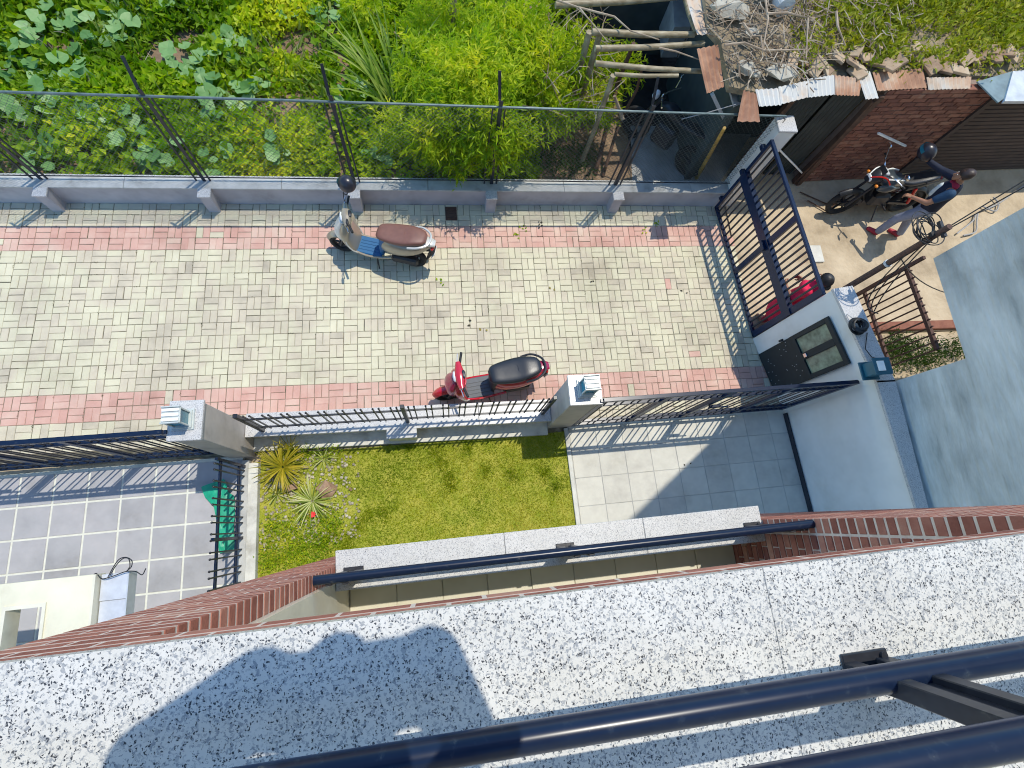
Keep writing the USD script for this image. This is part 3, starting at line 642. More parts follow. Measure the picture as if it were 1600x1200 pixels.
# green sheet leaning against the side railing on the porch
gs = thing('green_sheet', 'crumpled green plastic sheet lying on the porch floor behind the side railing', 'sheet')
out = [(318, 762), (352, 751), (360, 772), (368, 776), (367, 858), (348, 862), (340, 790), (324, 776)]
pts = np.array([P(u, v, 0.0)[:2] for u, v in out])
from shapely.geometry import Polygon
tri = trimesh.creation.extrude_polygon(Polygon(pts).buffer(0.015), 0.01, engine='earcut')
tri = tri.subdivide().subdivide().subdivide()
v = tri.vertices.copy(); v[:, 2] += 0.012 + 0.12 * meshkit.fbm(v * np.array([5, 5, 0]), 3, 9) * np.clip((v[:, 0] + 3.42) / 0.3, 0.1, 1)
part(gs, 'sheet', MB().raw(v, tri.faces), 'tarp_green')

# ------------------------------------------------------------------ window wall, compound wall, grey neighbour
cw = thing('compound_wall', 'pale plastered wall topped with granite along the right side of the entrance', 'wall', (5.5, 1.3, 0))
from shapely.geometry import LineString
base_in = [(5.27, 2.66), (5.55, 1.35), (5.62, -0.2), (5.70, -2.2)]
base_out = [(5.82, -2.2), (5.76, -0.2), (5.80, 1.35), (5.56, 2.70)]
def prism(poly, z0, z1, grow=0.0):
    t = trimesh.creation.extrude_polygon(Polygon(poly).buffer(grow, join_style=2), z1 - z0, engine='earcut'); t.apply_translation((0, 0, z0)); return MB().tm(t)
part(cw, 'wall_body', prism(base_in + base_out, -0.05, 1.87), 'wall_paint')
for lo, hi in ((0, 1), (1, 3)):
    poly = base_in[lo:hi + 1] + base_out[3 - hi:4 - lo]
    part(cw, 'coping_slab', prism(poly, 1.87, 1.91, 0.008 if lo == 0 else 0.012), 'pale_granite')
part(cw, 'skirting', prism([(5.535, 1.33), (5.60, -0.2), (5.66, -2.0), (5.64, -2.0), (5.585, -0.2), (5.52, 1.33)], 0.0, 0.10), 'black_metal')
# pedestrian door set in the wall
dA, dB = np.array([5.312, 2.37, 0]), np.array([5.462, 1.68, 0])
du = unit(dB - dA); dn = -np.cross([0, 0, 1], du); dn = dn if dn[0] < 0 else -dn; DAX = np.array([du, dn, [0, 0, 1]]); dw = np.linalg.norm(dB - dA)
pd = thing('pedestrian_door', 'black sheet metal door with two glazed panes set in the pale wall by the main gate', 'door', (dA + dB) / 2)
q = lambda d, z, o=0.0: dA + du * d + dn * o + np.array([0, 0, z])
bx = lambda d0, d1, z0, z1, o, th: MB().box(q((d0 + d1) / 2, (z0 + z1) / 2, o), (d1 - d0, th, z1 - z0), DAX, 0.5, 0.003)
part(pd, 'lower_panel', bx(0, dw, 0.03, 0.86, 0.014, 0.02), 'door_black')
part(pd, 'top_rail', bx(0, dw, 1.60, 1.68, 0.02, 0.035), 'door_black')
part(pd, 'middle_rail', bx(0, dw, 0.86, 0.95, 0.02, 0.035), 'door_black')
for d0, d1 in ((0, 0.07), (dw / 2 - 0.05, dw / 2 + 0.05), (dw - 0.07, dw)): part(pd, 'stile', bx(d0, d1, 0.95, 1.60, 0.02, 0.035), 'door_black')
for d0, d1 in ((0.07, dw / 2 - 0.05), (dw / 2 + 0.05, dw - 0.07)): part(pd, 'pane', bx(d0, d1, 0.95, 1.60, 0.008, 0.008), 'door_pane')
for _ in range(26):
    dd, zz = rng.uniform(0.03, dw - 0.03), rng.uniform(0.06, 0.84); part(pd, 'rivet', MB().box(q(dd, zz, 0.026), (0.008, 0.006, 0.012), DAX), 'galvanised')
part(pd, 'latch', bx(dw / 2 - 0.03, dw / 2 + 0.03, 1.0, 1.06, 0.045, 0.03), 'chrome')
part(pd, 'hinge_pin', bx(-0.03, 0.0, 0.66, 0.72, 0.05, 0.05), 'door_black')
# things on the granite top of that wall
lx, ly = P(1370, 575, 2.05)[:2]
tl = thing('wall_lantern', 'teal box lantern with a white top on the granite wall right of the door', 'lamp', (lx, ly, 1.91), HA)
part(tl, 'base', MB().box((0, 0, 0.012), (0.24, 0.24, 0.024), None, 0.5, 0.003), 'teal_box', local=True)
part(tl, 'body', MB().box((0, 0, 0.12), (0.17, 0.17, 0.19), None, 0.5, 0.003), 'teal_box', local=True)
part(tl, 'roof', MB().box((0, 0, 0.225), (0.24, 0.22, 0.02), None, 0.5, 0.003), 'teal_box', local=True)
part(tl, 'top_panel', MB().box((-0.03, 0, 0.242), (0.10, 0.13, 0.012), None, 0.5, 0.003), 'slot_white', local=True)
def coil(name, label, c, axis, R, n, mt, wire, wob=0.02):
    t = thing(name, label, 'cable coil', c); a = unit(axis); e1 = unit(np.cross(a, [0.2, 0.4, 0.9])); e2 = np.cross(a, e1)
    for k in range(n):
        rr = R * (1 + rng.normal(0, 0.09)); off = a * rng.normal(0, wob) + e1 * rng.normal(0, wob) + e2 * rng.normal(0, wob); th = np.linspace(0, 2 * np.pi, 26)
        tl2 = rng.normal(0, 0.25, 2)
        pts = [np.asarray(c) + off + rr * (math.cos(x) * e1 + math.sin(x) * e2) + a * rr * (tl2[0] * math.cos(x) + tl2[1] * math.sin(x)) for x in th]
        part(t, 'loop', MB().tube(pts, wire, 6, cap=False), mt, smooth=40)
    return t
cc = P(1342, 508, 1.99)
coil('cable_coil', 'coil of thick black cable lying on the granite wall top beside the door', cc, (0, 0, 1), 0.085, 9, 'cable_black', 0.014, 0.016)
solo('loose_cable', MB().tube([P(1355, 520, 1.93), P(1352, 545, 1.94), P(1362, 558, 1.93), P(1378, 562, 1.90), P(1383, 560, 1.5)], 0.006, 6), 'cable_black', 'thin black cable curving across the granite wall top below the coil', 'cable')
solo('loose_cable', MB().tube([P(1306, 468, 1.6), P(1308, 482, 1.75), P(1325, 492, 1.93), P(1332, 497, 1.96)], 0.005, 6), 'cable_grey', 'thin pale wire hanging down the wall face above the door panes', 'cable')

nb = thing('neighbour_building', 'tall grey cement rendered building filling the right edge of the picture', 'building', (6, 0, 0))
X0 = 5.86; zb = 2.80; HB = 13.5
v = [[X0, -14, zb], [X0, 2.62, zb], [X0, 2.65, 5.5], [X0, 3.3, 12.9], [X0, 3.3, HB], [X0, -14, HB],
     [18, -14, zb], [18, 2.62, zb], [18, 2.65, 5.5], [18, 3.3, 12.9], [18, 3.3, HB], [18, -14, HB]]
f = [[0, 1, 2], [0, 2, 5], [2, 3, 5], [3, 4, 5], [6, 8, 7], [6, 11, 8], [8, 11, 9], [9, 11, 10], [0, 7, 1], [0, 6, 7], [1, 7, 8], [1, 8, 2], [2, 8, 9], [2, 9, 3], [3, 9, 10], [3, 10, 4], [4, 10, 11], [4, 11, 5], [5, 11, 6], [5, 6, 0]]
part(nb, 'upper_storeys', MB().raw(v, f), 'cement_render')  # unseen upper front slopes outward, shaped to fit the shadow edge on the walk
part(nb, 'ground_storey', MB().box((X0 + 6, -6.32, 1.38), (11.99, 15.36, 2.86)), 'cement_render')
for k in range(9):
    yy, zz = rng.uniform(-1, 2.2), rng.uniform(3.0, 5.0)
    part(nb, 'putlog_mark', MB().box((X0 - 0.001, yy, zz), (0.01, 0.10 + 0.08 * rng.random(), 0.015)), 'sheet_grey')

# canopy at lower left
zc = 2.6
cn = thing('entrance_canopy', 'cream concrete canopy with a rectangular opening over the left porch', 'canopy', hp(-3.4, -0.6, zc))
s1, t1 = -3.04, -0.115
hs0, hs1, ht1 = -3.70, -3.385, -0.309
zz0, zz1 = zc - 0.12, zc
part(cn, 'front_slab', boxh(-9, s1, ht1, t1, zz0, zz1), 'cream_plaster')
part(cn, 'right_slab', boxh(hs1, s1, -1.5, ht1, zz0, zz1), 'cream_plaster')
part(cn, 'left_slab', boxh(-9, hs0, -1.5, ht1, zz0, zz1), 'cream_plaster')
for a2, b3, c2, d2 in ((hs0 - 0.004, hs0 + 0.022, -1.0, ht1 + 0.012), (hs1 - 0.022, hs1 + 0.004, -1.0, ht1 + 0.012), (hs0 + 0.022, hs1 - 0.022, ht1 - 0.02, ht1 + 0.012)):
    part(cn, 'opening_trim', boxh(a2, b3, c2, d2, zz0 - 0.03, zz1 + 0.012), 'beige_paint')
part(cn, 'edge_lip', boxh(s1, s1 + 0.02, -1.4, t1, zz0, zz1 + 0.015), 'beige_paint')
sp = thing('metal_cover', 'pale blue grey folded metal sheet beside the cream canopy with wires on it', 'metal sheet', hp(-2.9, -0.4, zc - 0.05))
part(sp, 'front_panel', boxh(-3.01, -2.80, -0.34, -0.125, zc - 0.10, zc - 0.05), 'sheet_bluegrey')
part(sp, 'rear_panel', boxh(-3.01, -2.80, -1.2, -0.345, zc - 0.11, zc - 0.06), 'sheet_bluegrey')
part(sp, 'fold', boxh(-2.797, -2.787, -1.2, -0.125, zc - 0.16, zc - 0.04), 'galvanised')
wl = [[(142, 903), (150, 896), (158, 904), (168, 903), (180, 899), (197, 893), (212, 893), (222, 898), (228, 888)], [(168, 903), (176, 888), (186, 874), (197, 871), (206, 876), (205, 886), (198, 892)], [(172, 899), (181, 884), (192, 873), (201, 873), (203, 884), (200, 890)]]
for w in wl:
    zz = zc - 0.02 + np.cumsum(rng.normal(0.004, 0.01, len(w)))
    lab = ['dark wire trailing over the top of the pale metal sheet', 'dark wire looping up from the metal sheet over the porch tiles', 'thin inner wire loop above the pale metal sheet'][wl.index(w)]
    solo('loose_wire', MB().tube(smooth_path([P(u, vv, z2) for (u, vv), z2 in zip(w, zz)]), 0.0045, 6), 'cable_black', lab, 'wire')

# ------------------------------------------------------------------ vegetation
def leaf_cards(C, D, N, ln, wd, tone, fold=0.25, droop=0.0):
    """lance-shaped leaves, two triangles each, folded along the midrib"""
    n = len(C); D = D / np.linalg.norm(D, axis=1, keepdims=True)
    S = np.cross(D, N); S /= np.maximum(np.linalg.norm(S, axis=1, keepdims=True), 1e-9); U = np.cross(S, D)
    ln = np.broadcast_to(ln, (n,))[:, None]; wd = np.broadcast_to(wd, (n,))[:, None]
    mid = C + D * ln * 0.45
    v = np.stack([C, mid + S * wd / 2 + U * wd * fold, C + D * ln - U * ln * droop, mid - S * wd / 2 + U * wd * fold], 1)
    i = np.arange(n)[:, None] * 4
    f = np.concatenate([i + [0, 1, 2], i + [0, 2, 3]], 0)
    return v.reshape(-1, 3), f, np.repeat(np.broadcast_to(tone, (n,)), 4)
def round_leaf(c, d, nrm, r, tone, k=11, cup=0.12):
    d = unit(d); s = unit(np.cross(d, nrm)); u = np.cross(s, d); v = [np.asarray(c, float)]; a = np.linspace(-2.75, 2.75, k)
    for x in a:
        rr = r * (1 + 0.10 * math.cos(5 * x) + rng.normal(0, 0.03)) * (1.0 if abs(x) < 2.2 else 0.86)
        v.append(c + d * (r * 0.35 + rr * math.cos(x)) + s * rr * math.sin(x) * 1.05 + u * r * (cup + rng.normal(0, 0.06)))
    v.append(c + d * r * 0.35 - u * r * 0.02); m2 = k + 1
    f = [[m2, i, i + 1] for i in range(1, k)] + [[m2, k, 0], [m2, 0, 1]]
    return np.array(v), np.array(f), np.full(len(v), tone)
def blade(p, d, ln, wd, bend, tone, seg=5):
    d = unit(d); side = unit(np.cross(d, [0, 0, 1])); q = np.array(p, float); dir_ = d.copy(); v = []; 
    for i in range(seg + 1):
        t = i / seg; w = wd * (0.55 + 0.9 * t) * (1 - t) ** 0.7 + 0.001
        up = np.cross(side, dir_)
        v += [q - side * w / 2 + up * w * 0.25, q, q + side * w / 2 + up * w * 0.25]
        q = q + dir_ * ln / seg; dir_ = unit(dir_ + np.array([0, 0, -bend / seg]))
    f = []
    for i in range(seg):
        a = i * 3
        f += [[a, a + 1, a + 4], [a, a + 4, a + 3], [a + 1, a + 2, a + 5], [a + 1, a + 5, a + 4]]
    return np.array(v), np.array(f), np.full(len(v), tone)
def rand_unit(n, up=0.0):
    d = rng.normal(size=(n, 3)); d[:, 2] += up; return d / np.linalg.norm(d, axis=1, keepdims=True)

# lawn
lw0, lw1, lt0, lt1 = -2.60, 1.84, -0.9, 1.20
solo('lawn', MB().box(hp((lw0 + lw1) / 2, 0.15, -0.03), (lw1 - lw0, 2.1, 0.06), HAX), 'lawn_earth', kind='structure')
n = 62000
S_, T_ = rng.uniform(lw0, lw1, n), rng.uniform(lt0, lt1, n)
dens = meshkit.fbm(np.stack([S_ * 2.2, T_ * 2.2, 0 * S_], -1), 3, 4)
bed = (S_ < -1.42 + 0.25 * np.sin(T_ * 5)) & (T_ > 0.05)
keep = (rng.random(n) < 0.45 + 0.9 * dens) & ~(bed & (rng.random(n) < 0.62))
S_, T_, dens = S_[keep], T_[keep], dens[keep]; n = len(S_)
C = HS * S_[:, None] + HT * T_[:, None]; C[:, 2] = 0.0
D = rand_unit(n, 1.1); D[:, 2] = np.abs(D[:, 2]) + 0.15
lush = meshkit.fbm(np.stack([S_ * 1.1, T_ * 1.3, 0 * S_ + 3], -1), 3, 8)
v, f, t = leaf_cards(C, D, rand_unit(n), rng.uniform(0.025, 0.055, n) * (0.7 + 0.8 * lush), rng.uniform(0.004, 0.008, n), np.clip(1.25 - 1.5 * lush + rng.normal(0, 0.14, n), 0, 1))
solo('lawn_grass', MB().raw(v, f, t), 'lawn_grass', 'short patchy green and straw coloured lawn between the low wall and the balcony', 'grass', kind='stuff')
tuft_pts = [(680, 705), (690, 722), (700, 745), (705, 760), (560, 820), (575, 805), (545, 840), (520, 830), (600, 800), (800, 742), (850, 740), (760, 735), (640, 700), (730, 700), (870, 760), (540, 860), (505, 850)]
C = []
for u, v_ in tuft_pts: C.append(P(u, v_, 0.0) + rng.normal(0, 0.055, (160, 3)) * [1, 1, 0])
C = np.vstack(C); n = len(C); D = rand_unit(n, 1.0); D[:, 2] = np.abs(D[:, 2]) + 0.1
v, f, t = leaf_cards(C, D, rand_unit(n), rng.uniform(0.04, 0.085, n), rng.uniform(0.005, 0.01, n), np.clip(rng.normal(0.25, 0.2, n), 0, 1))
solo('lawn_tufts', MB().raw(v, f, t), 'lawn_grass', 'longer greener grass tufts standing in patches over the lawn', 'grass', kind='stuff')
# pebbly planting bed at the left end of the lawn
n = 620; mb = MB()
for _ in range(n):
    s, t = rng.uniform(-2.58, -1.25), rng.uniform(-0.1, 1.18)
    if rng.random() < max(0, (s + 1.6) / 0.5): continue
    mb.ball(hp(s, t, 0.012), np.array([1, 1, 0.7]) * rng.uniform(0.010, 0.026), 0, float(rng.random()))
solo('planting_pebbles', mb, 'pebble', 'pale pebbles and gravel scattered among the plants left of the lawn', 'pebbles', kind='stuff')
def rosette(name, label, c, n, ln, wd, mt, up, bend, group=None, h0=0.0, cat='plant'):
    t = thing(name, label, cat, c, group=group)
    for i in range(n):
        a = i * 2.39996 + rng.normal(0, 0.15); e = up + (rng.random() - 0.3) * 0.9 * (1 - up)
        d = np.array([math.cos(a), math.sin(a), e * 1.4]); l2 = ln * rng.uniform(0.7, 1.1)
        v, f, tt = blade(np.asarray(c) + np.array([math.cos(a), math.sin(a), 0]) * 0.02 + (0, 0, h0), d, l2, wd * rng.uniform(0.8, 1.2), bend, float(rng.random()))
        part(t, 'leaf', MB().raw(v, f, tt), mt)
    return t
rosette('golden_palm', 'golden yellow spiky palm-like plant beside the left lamp pillar', P(438, 728, 0.25) * [1, 1, 0], 90, 0.42, 0.024, 'leaf_gold', 0.65, 1.3, h0=0.13)
rosette('golden_palm', 'upright golden tuft of narrow leaves against the low wall by the left pillar', P(452, 700, 0.1) * [1, 1, 0], 24, 0.26, 0.014, 'leaf_gold', 0.95, 0.6, h0=0.08)
rosette('spider_plant', 'large pale striped spider plant in the middle of the pebble bed', P(487, 783, 0.06) * [1, 1, 0], 60, 0.37, 0.020, 'leaf_lily', 0.3, 0.9, h0=0.03)
rosette('spider_plant', 'smaller pale spider plant close to the low wall near the lawn', P(505, 716, 0.06) * [1, 1, 0], 34, 0.20, 0.013, 'leaf_lily', 0.35, 0.9, h0=0.03)
rosette('spider_plant', 'straggly spider plant left of the large one beside the kerb', P(432, 772, 0.05) * [1, 1, 0], 22, 0.19, 0.012, 'leaf_lily', 0.3, 0.8, h0=0.02)
for k in range(46):
    pass
def rock(name, label, c, r, mt='garden_rock', seed=0, cat='rock', group=None, flat=None):
    rr = np.random.default_rng(seed); pts = rr.normal(size=(16, 3)); pts /= np.linalg.norm(pts, axis=1, keepdims=True); pts *= rr.uniform(0.8, 1.1, (16, 1)); pts = pts * np.asarray(r)
    h = trimesh.Trimesh(pts).convex_hull
    return solo(name, MB().raw(h.vertices + c, h.faces), mt, label, cat, group)
rock('garden_rock', 'round brown boulder beside the large spider plant', P(510, 765, 0.04), (0.15, 0.14, 0.10), seed=3)
rock('garden_rock', 'pale pointed rock right under the golden palm', P(437, 756, 0.05), (0.07, 0.09, 0.08), 'rubble_stone', seed=4)
rock('garden_rock', 'flat brown rock leaning on the pale one under the golden palm', P(455, 763, 0.04), (0.11, 0.065, 0.06), seed=6)
rock('garden_rock', 'small pinkish stone on the lawn edge right of the round boulder', P(549, 764, 0.02), (0.035, 0.03, 0.03), seed=7)
rock('garden_rock', 'tiny pale stone on the lawn above the small pinkish stone', P(541, 747, 0.02), (0.025, 0.03, 0.025), 'rubble_stone', seed=8)
fl = thing('red_flower', 'single red flower head below the large spider plant', 'flower', P(489, 803, 0.1))
for i in range(7):
    a = i / 7 * 6.28; c = P(489, 804, 0.1)
    v, f, t = leaf_cards(np.array([c]), np.array([[math.cos(a), math.sin(a), 0.3]]), np.array([[0, 0, 1.0]]), 0.05, 0.04, 0.5); part(fl, 'petal', MB().raw(v, f, t), 'flower_red')
part(fl, 'stem', MB().tube([P(489, 804, 0.1), P(489, 804, 0.1) * [1, 1, 0]], 0.004, 5), 'leaf_blade')
# low ground-cover weeds in the bed and tufts against the wall
def tuft_field(name, label, pts, size, mt, n_each, up=0.6, cat='weeds', zfun=None, wd=0.35):
    Cs = []; 
    for p in pts: Cs.append(np.asarray(p) + np.stack([rng.normal(0, size, n_each), rng.normal(0, size, n_each), np.abs(rng.normal(0, size * 0.5, n_each))], 1))
    C = np.vstack(Cs); n = len(C)
    l = rng.uniform(0.5, 1.2, n) * size * 0.8
    v, f, t = leaf_cards(C, rand_unit(n, up), rand_unit(n, 1.0), l, l * wd, rng.random(n))
    return solo(name, MB().raw(v, f, t), mt, label, cat, kind='stuff')
tuft_field('bed_weeds', 'low green weeds filling the lower corner of the planting bed', [hp(rng.uniform(-2.55, -1.5), rng.uniform(-0.35, 0.35), 0.02) for _ in range(90)], 0.06, 'leaf_small', 30, 0.8)
tuft_field('wall_weeds', 'dark leafy weeds at the foot of the low wall behind the palm', [hp(rng.uniform(-2.4, -1.5), 1.19, 0.05) for _ in range(30)], 0.05, 'leaf_small', 26, 0.8)

# the field beyond the fence
def field_h(x, y): return soil_z(x, y)
n = 150000
X, Y = rng.uniform(-11.5, 1.8, n), 5.5 + 6.5 * rng.random(n) ** 1.1
cl = meshkit.fbm(np.stack([X * 1.1, Y * 1.1, 0 * X], -1), 4, 11); bare = meshkit.fbm(np.stack([X * 0.9, Y * 1.2, 0 * X + 7], -1), 3, 21)
path_gap = np.abs(X + 1.62 + 0.12 * np.sin(Y * 3)) < 0.09 + 0.06 * (Y > 8)
keep = (rng.random(n) < np.clip((cl - 0.22) * 5, 0.12, 1)) & (bare < 0.72) & ~path_gap & ((Y > 5.72) | (rng.random(n) < 0.25))
X, Y, cl = X[keep], Y[keep], cl[keep]; n = len(X)
yel = np.exp(-((X + 2.6) / 0.9) ** 2)
hh = (0.05 + 0.30 * np.clip((cl - 0.3) * 2.2, 0, 1)) * rng.random(n) ** 0.6
C = np.stack([X, Y, field_h(X, Y) + hh], -1)
ln = rng.uniform(0.05, 0.125, n) * (1 + 0.35 * (1 - yel))
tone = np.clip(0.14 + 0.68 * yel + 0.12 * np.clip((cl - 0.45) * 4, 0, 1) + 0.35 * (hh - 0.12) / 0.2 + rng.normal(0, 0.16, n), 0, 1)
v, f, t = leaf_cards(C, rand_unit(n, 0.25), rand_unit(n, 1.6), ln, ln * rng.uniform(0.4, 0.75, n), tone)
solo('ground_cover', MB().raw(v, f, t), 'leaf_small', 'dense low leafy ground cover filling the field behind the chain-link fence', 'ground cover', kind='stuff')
n = 7000
X, Y = rng.uniform(-11, -1.7, n), rng.uniform(5.6, 11.5, n); cl = meshkit.fbm(np.stack([X * 0.8, Y * 0.8, 0 * X], -1), 3, 31); keep = cl > 0.5; X, Y = X[keep], Y[keep]; n = len(X)
C = np.stack([X, Y, field_h(X, Y) + 0.05], -1); ln = rng.uniform(0.15, 0.4, n)
v, f, t = leaf_cards(C, rand_unit(n, 0.9), rand_unit(n), ln, rng.uniform(0.012, 0.03, n), rng.random(n), droop=0.25)
solo('field_grass', MB().raw(v, f, t), 'leaf_blade', 'long thin grass blades sticking up through the field ground cover', 'grass', kind='stuff')
n = 9000
X, Y = rng.uniform(-11, 0.5, n), rng.uniform(5.75, 11.5, n); cl = meshkit.fbm(np.stack([X * 1.3, Y * 1.3, 0 * X + 9], -1), 3, 61); keep = cl > 0.5; X, Y, cl = X[keep], Y[keep], cl[keep]; n = len(X)
C = np.stack([X, Y, field_h(X, Y) + rng.uniform(0.08, 0.34, n)], -1); ln = rng.uniform(0.10, 0.20, n)
v, f, t = leaf_cards(C, rand_unit(n, 0.15), rand_unit(n, 1.8), ln, ln * rng.uniform(0.45, 0.8, n), np.clip(rng.normal(0.25, 0.25, n), 0, 1), 0.15, 0.2)
solo('broad_weeds', MB().raw(v, f, t), 'leaf_small', 'patches of broader darker weed leaves between the squash plants in the field', 'weeds', kind='stuff')
mb = MB()
for k in range(260):
    c = np.array([rng.uniform(-10, -0.5), rng.uniform(5.6, 11), 0.1]); d = np.array([rng.normal(0, 1), rng.normal(0, 1), rng.uniform(0.1, 1.2)]); d = unit(d) * rng.uniform(0.2, 0.6)
    mb.tube([c, c + d * 0.5 + rng.normal(0, 0.03, 3), c + d], [0.006, 0.005, 0.002], 4, float(rng.random()))
solo('dead_stems', mb, 'dry_twig', 'pale dead stems lying and standing among the field weeds', 'stems', kind='stuff')
# squash plants with big leaves
sq = [(40, 60, 16, .13), (95, 128, 15, .17), (120, 105, 10, .15), (60, 165, 14, .16), (272, 105, 12, .19), (205, 22, 14, .15), (285, 12, 12, .16), (345, 155, 12, .18), (366, 70, 12, .13), (130, 195, 12, .14), (195, 205, 12, .13), (55, 245, 10, .16),
      (255, 245, 14, .13), (335, 255, 16, .12), (430, 240, 12, .11), (335, 90, 8, .14), (20, 110, 12, .13), (160, 60, 12, .13), (445, 20, 10, .12), (520, 20, 10, .16), (545, 150, 10, .13), (100, 30, 14, .14), (395, 150, 10, .14), (590, 245, 8, .12)]
sq_where = ['by the left edge below the top corner', 'with a dark gap beneath it left of the first tall fence post', 'crowded behind the plant with the dark gap', 'just above the top rail near the left edge', 'of very pale leaves in the middle of the field', 'at the top edge between the corner and the pale plant', 'at the top edge above the pale plant', 'behind the second fence post just above the rail', 'small and pale at the border of the yellow weeds', 'hanging low right behind the rail left of the second post', 'half seen through the mesh left of the second post', 'close to the wall in the leftmost fence bay', 'low behind the mesh left of the second post foot', 'dark green by the wall right of the second post', 'small one in the bay left of the bronze scooter', 'above the second post tip', 'at the left frame edge behind the rail', 'between the two left posts far behind the rail', 'at the top edge over the yellow weeds', 'at the top edge right of the bare soil strip', 'beside the third fence post next to the cane clump', 'of large leaves in the far left rows', 'among the yellow weeds near the rail', 'at the foot of the fence under the cane clump']
for i, (u, vv, k, r) in enumerate(sq):
    c = P(u, vv, 0.22); c[2] = 0
    t = thing('squash_plant', 'broad-leaved squash plant ' + sq_where[i], 'plant', c, group='squash plants in the field behind the fence')
    for j in range(min(k, 13)):
        a = rng.uniform(0, 6.28); rr = r * 2.4 * math.sqrt(rng.random()); q = c + np.array([math.cos(a) * rr, math.sin(a) * rr, 0.16 + 0.22 * rng.random()])
        a2 = rng.uniform(0, 6.28); v, f, tt = round_leaf(q, (math.cos(a2), math.sin(a2), rng.normal(0, 0.15)), unit(np.array([0.1, -0.15, 1]) + rng.normal(0, 0.28, 3)), r * rng.uniform(0.5, 1.0), float(rng.random()))
        lf = part(t, 'leaf', MB().raw(v, f, tt), 'leaf_vine')
    part(t, 'stems', MB().tube([c + (-r * 2, 0.1, 0.06), c + (0, 0, 0.12), c + (r * 2, -0.1, 0.06)], 0.009, 5), 'leaf_blade')
# long-bladed grass clump
c = P(622, 170, 0.6); c[2] = 0.5
t = thing('cane_clump', 'tall clump of long broad arching grass blades left of the big shrub', 'plant', c)
for i in range(40):
    a = rng.normal(2.35, 0.65); el = rng.uniform(0.7, 2.0)
    v, f, tt = blade(c + rng.normal(0, 0.07, 3) * [1, 1, 0], (math.cos(a), math.sin(a), el), rng.uniform(1.1, 1.8), rng.uniform(0.035, 0.06), rng.uniform(0.8, 1.5), float(rng.random()), 7)
    part(t, 'leaf', MB().raw(v, f, tt), 'leaf_blade')
# the big shrub
lobes = [(668, 110, 1.2, .52), (740, 130, 1.6, .72), (850, 110, 1.2, .66), (700, 190, 1.3, .50), (800, 60, 1.0, .75), (905, 90, .9, .55), (930, 165, .75, .36), (690, 232, .95, .26), (668, 215, 1.2, .3), (735, 225, 1.1, .3), (620, 195, 1.0, .30),
         (765, 195, 1.45, .46), (960, 105, .8, .42), (860, 170, .95, .42), (690, 50, .7, .62), (575, 12, .5, .35), (870, 20, .7, .5), (780, 240, 1.0, .18), (815, 215, 1.2, .24), (720, 262, .75, .13)]
sh = thing('leafy_shrub', 'big bright green shrub with narrow leaves hanging over the middle of the fence', 'shrub', P(770, 170, 0.0) * [1, 1, 0])
base = P(770, 170, 0.0); base[2] = 0.0
LC, LD, LN, LL, LT = [], [], [], [], []
tw = MB()
for (u, vv, z, r) in lobes:
    c = P(u, vv, z)
    tw.tube([base + rng.normal(0, 0.12, 3) * [1, 1, 0], (base + c) / 2 + rng.normal(0, 0.12, 3), c], [0.022, 0.014, 0.008], 5)
    nt = int(300 * (r / 0.5) ** 2)
    for k in range(nt):
        d = unit(rng.normal(size=3) + (0, -0.15, 0.35)); o = c + d * r * rng.uniform(0.35, 1.0) * np.array([1, 1, 0.75])
        td = unit(d + rng.normal(0, 0.5, 3) + (0, 0, -0.25)); m = rng.integers(5, 10); tl = rng.uniform(0.12, 0.30)
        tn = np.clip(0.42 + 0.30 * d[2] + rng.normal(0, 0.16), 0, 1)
        for j in range(m):
            LC.append(o + td * tl * j / m); LD.append(td * 0.6 + rng.normal(0, 0.55, 3) + (0, 0, -0.2)); LL.append(rng.uniform(0.07, 0.15)); LT.append(tn + rng.normal(0, 0.08))
LC, LD = np.array(LC), np.array(LD); n = len(LC); LL = np.array(LL)
LC[:, 2] = np.maximum(LC[:, 2], 0.12)
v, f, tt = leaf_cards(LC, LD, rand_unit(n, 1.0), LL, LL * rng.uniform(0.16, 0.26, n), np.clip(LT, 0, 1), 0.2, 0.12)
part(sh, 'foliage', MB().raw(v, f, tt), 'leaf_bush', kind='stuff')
part(sh, 'stems', tw, 'bark')
for k, (u, vv, lab) in enumerate([(790, 225, None), (845, 245, None)]):
    pass
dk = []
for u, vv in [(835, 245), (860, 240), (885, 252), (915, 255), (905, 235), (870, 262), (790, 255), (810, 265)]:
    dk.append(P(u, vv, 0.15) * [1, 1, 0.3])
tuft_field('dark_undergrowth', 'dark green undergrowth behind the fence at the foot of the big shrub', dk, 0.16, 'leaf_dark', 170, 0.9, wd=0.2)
# tree trunks behind
for (u, vv, r, lab, dz) in [(706, 95, 0.075, 'pale peeling tree trunk rising at the top edge above the shrub', 3.4), (790, 30, 0.065, 'second greyish tree trunk at the top edge right of the pale one', 3.2)]:
    c = P(u, vv, 0.0); t = thing('tree', lab, 'tree', c)
    pts = [c + (rng.normal(0, 0.02), rng.normal(0, 0.02), z) for z in np.linspace(-0.05, dz, 8)]
    part(t, 'trunk', MB().tube(pts, np.linspace(r, r * 0.6, 8), 10), 'bark', smooth=60)
    n = 1400; d = rand_unit(n); C = np.array([c[0], c[1] + 0.4, dz + 0.5]) + d * rng.uniform(0.3, 0.9, (n, 1))
    ll = rng.uniform(0.07, 0.14, n); v, f, tt = leaf_cards(C, rand_unit(n), rand_unit(n, 1), ll, ll * 0.35, rng.random(n))
    part(t, 'crown', MB().raw(v, f, tt), 'leaf_small', kind='stuff')

